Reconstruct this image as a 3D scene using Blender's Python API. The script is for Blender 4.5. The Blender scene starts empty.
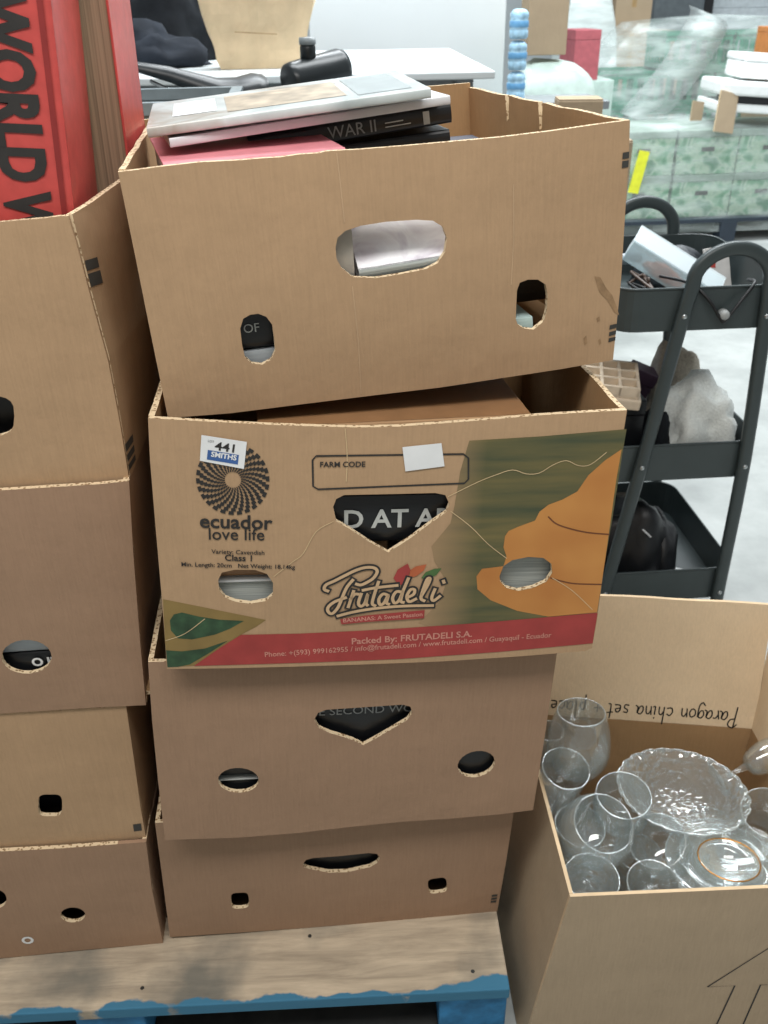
import bpy, bmesh, math, random
from mathutils import Vector, Matrix, noise
from mathutils.geometry import delaunay_2d_cdt

scene = bpy.context.scene
COL = scene.collection

# ------------------------------------------------------------------ camera
def make_camera():
    f, th, roll, yaw, h = 900.0, math.radians(30), math.radians(1), math.radians(5), 1.38
    F = Vector((math.sin(yaw)*math.cos(th), math.cos(yaw)*math.cos(th), -math.sin(th)))
    R = Vector((math.cos(yaw), -math.sin(yaw), 0.0)); U = R.cross(F)
    c, s = math.cos(roll), math.sin(roll)
    R2 = R*c - U*s; U2 = U*c + R*s
    cam = bpy.data.cameras.new('camera'); cam.sensor_width = 36; cam.sensor_fit = 'VERTICAL'; cam.sensor_height = 36
    cam.lens = f/1024*36; cam.clip_start = 0.02; cam.clip_end = 100
    cam.dof.use_dof = True; cam.dof.focus_distance = 1.0; cam.dof.aperture_fstop = 11
    o = bpy.data.objects.new('camera', cam); COL.objects.link(o)
    m = Matrix((R2, U2, -F)).transposed().to_4x4(); m.translation = Vector((0, 0, h))
    o.matrix_world = m
    scene.camera = o
make_camera()

# ------------------------------------------------------------------ light
def make_world():
    w = bpy.data.worlds.new('hall_daylight'); scene.world = w; w.use_nodes = True
    b = w.node_tree.nodes['Background']
    b.inputs[0].default_value = (0.90, 0.96, 1.0, 1); b.inputs[1].default_value = WORLD
WORLD = 0.45
make_world()
def area(name, loc, size, power, rot=(0, 0, 0), col=(1, 0.97, 0.93)):
    l = bpy.data.lights.new(name, 'AREA'); l.shape = 'RECTANGLE'; l.size, l.size_y = size; l.energy = power; l.color = col
    o = bpy.data.objects.new(name, l); COL.objects.link(o); o.location = loc; o.rotation_euler = rot
area('ceiling_lamp_near', (-0.2, -0.1, 2.9), (2.2, 0.6), 58)
area('ceiling_lamp_middle', (0.8, 2.8, 3.6), (3.5, 0.8), 125, col=(0.94, 0.98, 1))
area('ceiling_lamp_far', (2.0, 5.2, 4.2), (5.0, 1.2), 330, col=(0.92, 0.97, 1))
scene.view_settings.view_transform = 'Standard'
scene.view_settings.look = 'None'
scene.view_settings.exposure = 0.0
scene.view_settings.gamma = 1.0
scene.view_settings.use_curve_mapping = False
scene.cycles.max_bounces = 16
scene.cycles.transmission_bounces = 16
scene.cycles.transparent_max_bounces = 40

# ------------------------------------------------------------------ helpers
def lin(c):
    if isinstance(c, str): c = tuple(int(c[i:i+2], 16)/255 for i in (0, 2, 4))
    return tuple((v/12.92 if v <= 0.04045 else ((v+0.055)/1.055)**2.4) for v in c[:3]) + (1.0,)

def tag(o, label=None, cat=None, group=None, kind=None):
    if label: o['label'] = label
    if cat: o['category'] = cat
    if group: o['group'] = group
    if kind: o['kind'] = kind
    return o

def empty(name, loc=(0, 0, 0), rot=(0, 0, 0), label=None, cat=None, group=None):
    o = bpy.data.objects.new(name, None); COL.objects.link(o); o.location = loc; o.rotation_euler = rot
    o.empty_display_size = 0.05
    return tag(o, label, cat, group)

def mesh(name, verts, faces, mats, parent=None, midx=None, smooth=False):
    me = bpy.data.meshes.new(name)
    me.from_pydata([tuple(v) for v in verts], [], faces)
    if not isinstance(mats, (list, tuple)): mats = [mats]
    for m in mats: me.materials.append(m)
    if midx: me.polygons.foreach_set('material_index', midx)
    if smooth: me.polygons.foreach_set('use_smooth', [True]*len(me.polygons))
    me.update()
    o = bpy.data.objects.new(name, me); COL.objects.link(o)
    if parent is not None: o.parent = parent
    return o

def bm_obj(name, bm, mats, parent=None, smooth=False):
    bmesh.ops.recalc_face_normals(bm, faces=bm.faces)
    me = bpy.data.meshes.new(name); bm.to_mesh(me); bm.free()
    if not isinstance(mats, (list, tuple)): mats = [mats]
    for m in mats: me.materials.append(m)
    if smooth: me.polygons.foreach_set('use_smooth', [True]*len(me.polygons))
    o = bpy.data.objects.new(name, me); COL.objects.link(o)
    if parent is not None: o.parent = parent
    return o

def bm_box(bm, lo, hi, bevel=0.0, M=None, segs=2):
    r = bmesh.ops.create_cube(bm, size=1.0)
    lo, hi = Vector(lo), Vector(hi); c = (lo+hi)/2; d = hi-lo
    for v in r['verts']:
        v.co = Vector((v.co.x*d.x, v.co.y*d.y, v.co.z*d.z)) + c
    vs = r['verts']
    if bevel > 0:
        es = list({e for v in vs for e in v.link_edges})
        g = bmesh.ops.bevel(bm, geom=es, offset=bevel, segments=segs, affect='EDGES', profile=0.5)
        vs = list({v for f in g['faces'] for v in f.verts} | {v for v in vs if v.is_valid})
    if M is not None:
        for v in vs: v.co = M @ v.co
    return vs

def box(name, lo, hi, mat, parent=None, bevel=0.0, M=None):
    bm = bmesh.new(); bm_box(bm, lo, hi, bevel, M)
    return bm_obj(name, bm, mat, parent)

def tube_data(path, r, segs=8, closed=False):
    path = [Vector(p) for p in path]; n = len(path); V = []; Fc = []
    up = None
    for i, p in enumerate(path):
        a = path[(i-1) % n] if (i > 0 or closed) else p
        b = path[(i+1) % n] if (i < n-1 or closed) else p
        t = (b-a).normalized()
        if up is None: up = t.orthogonal().normalized()
        up = (up - t*up.dot(t)).normalized()
        s = t.cross(up)
        rr = r[i] if isinstance(r, (list, tuple)) else r
        for k in range(segs):
            an = 2*math.pi*k/segs
            V.append(p + (up*math.cos(an) + s*math.sin(an))*rr)
    m = n if closed else n-1
    for i in range(m):
        for k in range(segs):
            j = (i+1) % n
            Fc.append((i*segs+k, i*segs+(k+1) % segs, j*segs+(k+1) % segs, j*segs+k))
    if not closed:
        Fc.append(tuple(range(segs))[::-1]); Fc.append(tuple((n-1)*segs+k for k in range(segs)))
    return V, Fc

def tube(name, path, r, mat, parent=None, segs=8, closed=False):
    V, Fc = tube_data(path, r, segs, closed)
    return mesh(name, V, Fc, mat, parent, smooth=True)

def lathe(name, prof, mat, parent=None, segs=40, M=None, wob=None):
    V = []; Fc = []; n = len(prof)
    for i in range(segs):
        a = 2*math.pi*i/segs
        for (r, z) in prof:
            k = wob(a, r, z) if wob else 1.0
            v = Vector((r*k*math.cos(a), r*k*math.sin(a), z))
            V.append(M @ v if M is not None else v)
    for i in range(segs):
        j = (i+1) % segs
        for q in range(n-1):
            Fc.append((i*n+q, j*n+q, j*n+q+1, i*n+q+1))
    bm = bmesh.new()
    bv = [bm.verts.new(v) for v in V]
    for f in Fc:
        try: bm.faces.new([bv[i] for i in f])
        except ValueError: pass
    bmesh.ops.remove_doubles(bm, verts=bm.verts, dist=1e-5)
    return bm_obj(name, bm, mat, parent, smooth=True)

def inside(p, poly):
    x, y = p; c = False; j = len(poly)-1
    for i in range(len(poly)):
        xi, yi = poly[i]; xj, yj = poly[j]
        if (yi > y) != (yj > y) and x < (xj-xi)*(y-yi)/(yj-yi)+xi: c = not c
        j = i
    return c

def resample(poly, step):
    out = []
    for i, a in enumerate(poly):
        b = poly[(i+1) % len(poly)]; d = math.dist(a, b); n = max(1, int(d/step))
        for k in range(n): out.append((a[0]+(b[0]-a[0])*k/n, a[1]+(b[1]-a[1])*k/n))
    return out

def triangulate(outline, holes, step):
    loops = [resample(outline, step)] + [list(h) for h in holes]
    vs = []; es = []
    for l in loops:
        b = len(vs); vs += [Vector(p) for p in l]; es += [(b+i, b+(i+1) % len(l)) for i in range(len(l))]
    xs = [p[0] for p in outline]; ys = [p[1] for p in outline]
    nx = int((max(xs)-min(xs))/step); ny = int((max(ys)-min(ys))/step)
    for i in range(1, nx+1):
        for j in range(1, ny+1):
            p = (min(xs)+i*step, min(ys)+j*step)
            if inside(p, outline) and not any(inside(p, h) or min(math.dist(p, q) for q in h) < step*0.3 for h in holes): vs.append(Vector(p))
    r = delaunay_2d_cdt(vs, es, [], 0, 1e-6)
    V = [(v.x, v.y) for v in r[0]]; T = []
    for t in r[2]:
        c = (sum(V[i][0] for i in t)/3, sum(V[i][1] for i in t)/3)
        if inside(c, outline) and not any(inside(c, h) for h in holes): T.append(tuple(t))
    return V, T

def plate(name, outline, holes, mapf, thick, mats, parent=None, step=0.03, smooth=False):
    """a sheet of board: outer face, inner face and cut edges (material 1)"""
    V, T = triangulate(outline, holes, step)
    n = len(V); P = [mapf(a, b, 0.0) for a, b in V] + [mapf(a, b, thick) for a, b in V]
    Fc = [t for t in T] + [tuple(i+n for i in t[::-1]) for t in T]; mi = [0]*len(T) + [2 if len(mats) > 2 else 0]*len(T)
    ed = {}
    for t in T:
        for i in range(3):
            e = (t[i], t[(i+1) % 3]); ed[e] = 1
    for (a, b) in ed:
        if (b, a) not in ed:
            Fc.append((b, a, a+n, b+n)); mi.append(1)
    return mesh(name, P, Fc, mats, parent, mi)

def decal(name, poly, mapf, off, mat, parent, step=0.02, holes=()):
    V, T = triangulate(poly, holes, step)
    return mesh(name, [mapf(a, b, -off) for a, b in V], T, mat, parent)

def catmull(pts, n=6):
    if len(pts) < 3: return list(pts)
    o = []; P = [pts[0]]+list(pts)+[pts[-1]]
    for i in range(1, len(P)-2):
        p0, p1, p2, p3 = P[i-1:i+3]
        for k in range(n):
            t = k/n
            o.append(tuple(0.5*(2*b+(c-a)*t+(2*a-5*b+4*c-d)*t*t+(3*b-a-3*c+d)*t**3) for a, b, c, d in zip(p0, p1, p2, p3)))
    o.append(tuple(pts[-1])); return o

def ribbon_data(paths, w, closed=False):
    V = []; Fc = []
    for p in paths:
        n = len(p); base = len(V)
        for i, q in enumerate(p):
            a = p[(i-1) % n] if (i > 0 or closed) else q
            b = p[(i+1) % n] if (i < n-1 or closed) else q
            dx, dy = b[0]-a[0], b[1]-a[1]; L = math.hypot(dx, dy) or 1
            nx, ny = -dy/L*w/2, dx/L*w/2
            ex = ey = 0
            if not closed and i in (0, n-1):
                s = -1 if i == 0 else 1; ex, ey = dx/L*w*0.4*s, dy/L*w*0.4*s
            V += [(q[0]+nx+ex, q[1]+ny+ey), (q[0]-nx+ex, q[1]-ny+ey)]
        for i in range(n if closed else n-1):
            j = (i+1) % n
            Fc.append((base+2*i, base+2*i+1, base+2*j+1, base+2*j))
    return V, Fc

def ribbon(name, paths, w, mapf, off, mat, parent, closed=False):
    V, Fc = ribbon_data(paths, w, closed)
    return mesh(name, [mapf(a, b, -off) for a, b in V], Fc, mat, parent)

def text_data(s, bold=0.0, shear=0.0):
    cu = bpy.data.curves.new('lettering', 'FONT'); cu.body = s; cu.size = 1.0; cu.offset = bold; cu.shear = shear
    cu.resolution_u = 3; cu.fill_mode = 'FRONT'
    ob = bpy.data.objects.new('lettering', cu); COL.objects.link(ob)
    dg = bpy.context.evaluated_depsgraph_get()
    me = bpy.data.meshes.new_from_object(ob.evaluated_get(dg))
    V = [(v.co.x, v.co.y) for v in me.vertices]; Fc = [tuple(p.vertices) for p in me.polygons]
    bpy.data.objects.remove(ob); bpy.data.curves.remove(cu); bpy.data.meshes.remove(me)
    x0 = min(v[0] for v in V); x1 = max(v[0] for v in V)
    return [((v[0]-x0)/(x1-x0), v[1]/(x1-x0)) for v in V], Fc, x1-x0

def lettering(name, s, a, b, mapf, off, mat, parent, bold=0.0, shear=0.0, hs=1.0):
    """text whose baseline runs from a to b in the sheet's own coordinates"""
    V, Fc, _ = text_data(s, bold, shear)
    dx, dy = b[0]-a[0], b[1]-a[1]
    P = [(a[0]+dx*u-dy*v*hs, a[1]+dy*u+dx*v*hs) for u, v in V]
    return mesh(name, [mapf(p[0], p[1], -off) for p in P], Fc, mat, parent)

# ------------------------------------------------------------------ materials
MATS = {}
def nodes(name):
    m = bpy.data.materials.new(name); m.use_nodes = True
    return m, m.node_tree.nodes, m.node_tree.links, m.node_tree.nodes['Principled BSDF']

def plain(name, col, rough=0.6, metal=0.0, var=0.06, scale=30, bump=0.0, spec=0.5, coat=0.0):
    if name in MATS: return MATS[name]
    m, N, L, b = nodes(name)
    b.inputs['Roughness'].default_value = rough; b.inputs['Metallic'].default_value = metal
    b.inputs['Specular IOR Level'].default_value = spec; b.inputs['Coat Weight'].default_value = coat
    tc = N.new('ShaderNodeTexCoord'); nz = N.new('ShaderNodeTexNoise'); nz.inputs['Scale'].default_value = scale; nz.inputs['Detail'].default_value = 4
    L.new(tc.outputs['Object'], nz.inputs['Vector'])
    c = lin(col); rp = N.new('ShaderNodeValToRGB')
    rp.color_ramp.elements[0].position = 0.3; rp.color_ramp.elements[1].position = 0.7
    rp.color_ramp.elements[0].color = tuple(v*(1-var*2) for v in c[:3])+(1,); rp.color_ramp.elements[1].color = tuple(min(1, v*(1+var*2)) for v in c[:3])+(1,)
    L.new(nz.outputs['Fac'], rp.inputs[0]); L.new(rp.outputs[0], b.inputs['Base Color'])
    if bump:
        bp = N.new('ShaderNodeBump'); bp.inputs['Strength'].default_value = bump; bp.inputs['Distance'].default_value = 0.004
        L.new(nz.outputs['Fac'], bp.inputs['Height']); L.new(bp.outputs[0], b.inputs['Normal'])
    MATS[name] = m; return m

def cardboard(name, col, flute=420.0):
    m, N, L, b = nodes(name); b.inputs['Roughness'].default_value = 0.82; b.inputs['Specular IOR Level'].default_value = 0.25
    tc = N.new('ShaderNodeTexCoord')
    mp = N.new('ShaderNodeMapping'); mp.inputs['Scale'].default_value = (1, 1, 0.06); L.new(tc.outputs['Object'], mp.inputs[0])
    n1 = N.new('ShaderNodeTexNoise'); n1.inputs['Scale'].default_value = flute; n1.inputs['Detail'].default_value = 3; L.new(mp.outputs[0], n1.inputs['Vector'])
    n2 = N.new('ShaderNodeTexNoise'); n2.inputs['Scale'].default_value = 9; n2.inputs['Detail'].default_value = 5; L.new(tc.outputs['Object'], n2.inputs['Vector'])
    n3 = N.new('ShaderNodeTexNoise'); n3.inputs['Scale'].default_value = 260; n3.inputs['Detail'].default_value = 2; L.new(tc.outputs['Object'], n3.inputs['Vector'])
    c = lin(col)
    r = N.new('ShaderNodeValToRGB'); r.color_ramp.elements[0].position = 0.25; r.color_ramp.elements[1].position = 0.75
    r.color_ramp.elements[0].color = tuple(v*0.86 for v in c[:3])+(1,); r.color_ramp.elements[1].color = tuple(v*1.12 for v in c[:3])+(1,)
    a = N.new('ShaderNodeMath'); a.operation = 'MULTIPLY_ADD'; a.inputs[1].default_value = 0.35
    a2 = N.new('ShaderNodeMath'); a2.operation = 'MULTIPLY_ADD'; a2.inputs[1].default_value = 0.45; a2.inputs[2].default_value = 0.1
    L.new(n1.outputs['Fac'], a.inputs[0]); L.new(n2.outputs['Fac'], a2.inputs[0]); L.new(a2.outputs[0], a.inputs[2])
    a3 = N.new('ShaderNodeMath'); a3.operation = 'MULTIPLY_ADD'; a3.inputs[1].default_value = 0.15
    L.new(n3.outputs['Fac'], a3.inputs[0]); L.new(a.outputs[0], a3.inputs[2]); L.new(a3.outputs[0], r.inputs[0])
    L.new(r.outputs[0], b.inputs['Base Color'])
    bp = N.new('ShaderNodeBump'); bp.inputs['Strength'].default_value = 0.25; bp.inputs['Distance'].default_value = 0.001
    L.new(n1.outputs['Fac'], bp.inputs['Height'])
    bp2 = N.new('ShaderNodeBump'); bp2.inputs['Strength'].default_value = 0.35; bp2.inputs['Distance'].default_value = 0.012
    L.new(n2.outputs['Fac'], bp2.inputs['Height']); L.new(bp.outputs[0], bp2.inputs['Normal']); L.new(bp2.outputs[0], b.inputs['Normal'])
    return m

def flute_edge(name, col, dark):
    m, N, L, b = nodes(name); b.inputs['Roughness'].default_value = 0.9
    tc = N.new('ShaderNodeTexCoord'); v = N.new('ShaderNodeTexVoronoi'); v.inputs['Scale'].default_value = 230
    L.new(tc.outputs['Object'], v.inputs['Vector'])
    r = N.new('ShaderNodeValToRGB'); r.color_ramp.elements[0].position = 0.28; r.color_ramp.elements[1].position = 0.42
    r.color_ramp.elements[0].color = lin(dark); r.color_ramp.elements[1].color = lin(col)
    L.new(v.outputs['Distance'], r.inputs[0]); L.new(r.outputs[0], b.inputs['Base Color'])
    return m

CARD = cardboard('kraft_cardboard', 'ae9070')
CARD2 = cardboard('kraft_cardboard_warm', '9b7e66')
CARD_IN = cardboard('kraft_cardboard_inside', 'a88660')
EDGE = flute_edge('corrugated_cut_edge', 'd9c3a0', '8a6c4c')
CARD3 = cardboard('kraft_cardboard_pale', 'a8957c')

def page_mat(name, col, axis=2, scale=900):
    m, N, L, b = nodes(name); b.inputs['Roughness'].default_value = 0.85
    tc = N.new('ShaderNodeTexCoord'); mp = N.new('ShaderNodeMapping'); s = [4, 4, 4]; s[axis] = scale; mp.inputs['Scale'].default_value = s
    L.new(tc.outputs['Object'], mp.inputs[0]); n = N.new('ShaderNodeTexNoise'); n.inputs['Scale'].default_value = 1; n.inputs['Detail'].default_value = 2
    L.new(mp.outputs[0], n.inputs['Vector']); c = lin(col)
    r = N.new('ShaderNodeValToRGB'); r.color_ramp.elements[0].position = 0.35; r.color_ramp.elements[1].position = 0.6
    r.color_ramp.elements[0].color = tuple(v*0.62 for v in c[:3])+(1,); r.color_ramp.elements[1].color = c
    L.new(n.outputs['Fac'], r.inputs[0]); L.new(r.outputs[0], b.inputs['Base Color']); return m
PAGES = page_mat('paper_pages', 'cfc9bc'); PAGES_OLD = page_mat('aged_paper_pages', 'b09a7c'); PAGES_OLD_X = page_mat('aged_paper_pages_upright', 'a48c72', axis=2, scale=330)
PAGES_TAN = page_mat('tan_paper_pages', 'b08c66')

def thin_glass(name, tint=(0.99, 0.998, 0.995), bump=0.0, scale=40, rough=0.02, body=0.02, haze=0.035):
    m, N, L, b = nodes(name); N.remove(b); out = N['Material Output']
    tr = N.new('ShaderNodeBsdfTransparent'); tr.inputs[0].default_value = tint+(1,)
    gl = N.new('ShaderNodeBsdfGlossy'); gl.inputs['Roughness'].default_value = rough; gl.inputs[0].default_value = (0.95, 0.98, 1, 1)
    fr = N.new('ShaderNodeLayerWeight'); fr.inputs['Blend'].default_value = 0.32
    mx = N.new('ShaderNodeMixShader')
    mr = N.new('ShaderNodeMath'); mr.operation = 'MULTIPLY_ADD'; mr.inputs[1].default_value = 0.55; mr.inputs[2].default_value = body
    L.new(fr.outputs['Fresnel'], mr.inputs[0])
    L.new(mr.outputs[0], mx.inputs[0]); L.new(tr.outputs[0], mx.inputs[1]); L.new(gl.outputs[0], mx.inputs[2]); df = N.new('ShaderNodeBsdfTranslucent'); df.inputs[0].default_value = (0.9, 0.97, 0.96, 1); dg = N.new('ShaderNodeBsdfDiffuse'); dg.inputs[0].default_value = (0.9, 0.97, 0.96, 1)
    m1 = N.new('ShaderNodeMixShader'); L.new(df.outputs[0], m1.inputs[1]); L.new(dg.outputs[0], m1.inputs[2])
    m2 = N.new('ShaderNodeMixShader'); m2.inputs[0].default_value = haze; L.new(mx.outputs[0], m2.inputs[1]); L.new(m1.outputs[0], m2.inputs[2]); L.new(m2.outputs[0], out.inputs[0])
    if bump:
        tc = N.new('ShaderNodeTexCoord'); v = N.new('ShaderNodeTexVoronoi'); v.inputs['Scale'].default_value = scale; L.new(tc.outputs['Object'], v.inputs['Vector'])
        bp = N.new('ShaderNodeBump'); bp.inputs['Strength'].default_value = bump; bp.inputs['Distance'].default_value = 0.004; L.new(v.outputs['Distance'], bp.inputs['Height'])
        L.new(bp.outputs[0], gl.inputs['Normal']); L.new(bp.outputs[0], fr.inputs['Normal'])
    return m
GLASS = thin_glass('clear_glass', body=0.06, haze=0.08); RIMG = thin_glass('glass_rim', body=0.30, haze=0.25); CUT = thin_glass('cut_glass', bump=1.0, scale=70, body=0.10, haze=0.12)  # whitish haze and pale rims put in for bright ceiling reflections

def film_mat(name, dens=0.35):
    m, N, L, b = nodes(name); out = N['Material Output']
    b.inputs['Base Color'].default_value = (0.82, 0.9, 0.88, 1); b.inputs['Roughness'].default_value = 0.25
    tr = N.new('ShaderNodeBsdfTransparent'); mx = N.new('ShaderNodeMixShader')
    tc = N.new('ShaderNodeTexCoord'); mp = N.new('ShaderNodeMapping'); mp.inputs['Scale'].default_value = (1.2, 1.2, 5); mp.inputs['Rotation'].default_value = (0, 0.5, 0)
    n = N.new('ShaderNodeTexNoise'); n.inputs['Scale'].default_value = 3; n.inputs['Detail'].default_value = 6; L.new(tc.outputs['Object'], mp.inputs[0]); L.new(mp.outputs[0], n.inputs['Vector'])
    r = N.new('ShaderNodeValToRGB'); r.color_ramp.elements[0].position = 0.42; r.color_ramp.elements[1].position = 0.72
    r.color_ramp.elements[0].color = (dens*0.7,)*3+(1,); r.color_ramp.elements[1].color = (min(1, dens*2.3),)*3+(1,)
    L.new(n.outputs['Fac'], r.inputs[0]); L.new(r.outputs[0], mx.inputs[0]); L.new(tr.outputs[0], mx.inputs[1]); L.new(b.outputs[0], mx.inputs[2]); L.new(mx.outputs[0], out.inputs[0])
    return m
FILM = film_mat('stretch_film')
INK = plain('black_print', '2c2a28', 0.7, var=0.1)
INK_SOFT = plain('charcoal_print', '3b3a36', 0.7)
WHITE = plain('white_paper', 'e4e6e6', 0.6, var=0.02)
CREASE = plain('torn_kraft_crease', 'd2b98f', 0.85)
RED_BOOK = plain('red_cloth_cover', 'c44e49', 0.38, var=0.05, scale=60, bump=0.1)
BLACK_COVER = plain('black_book_cover', '15171a', 0.35)
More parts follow.
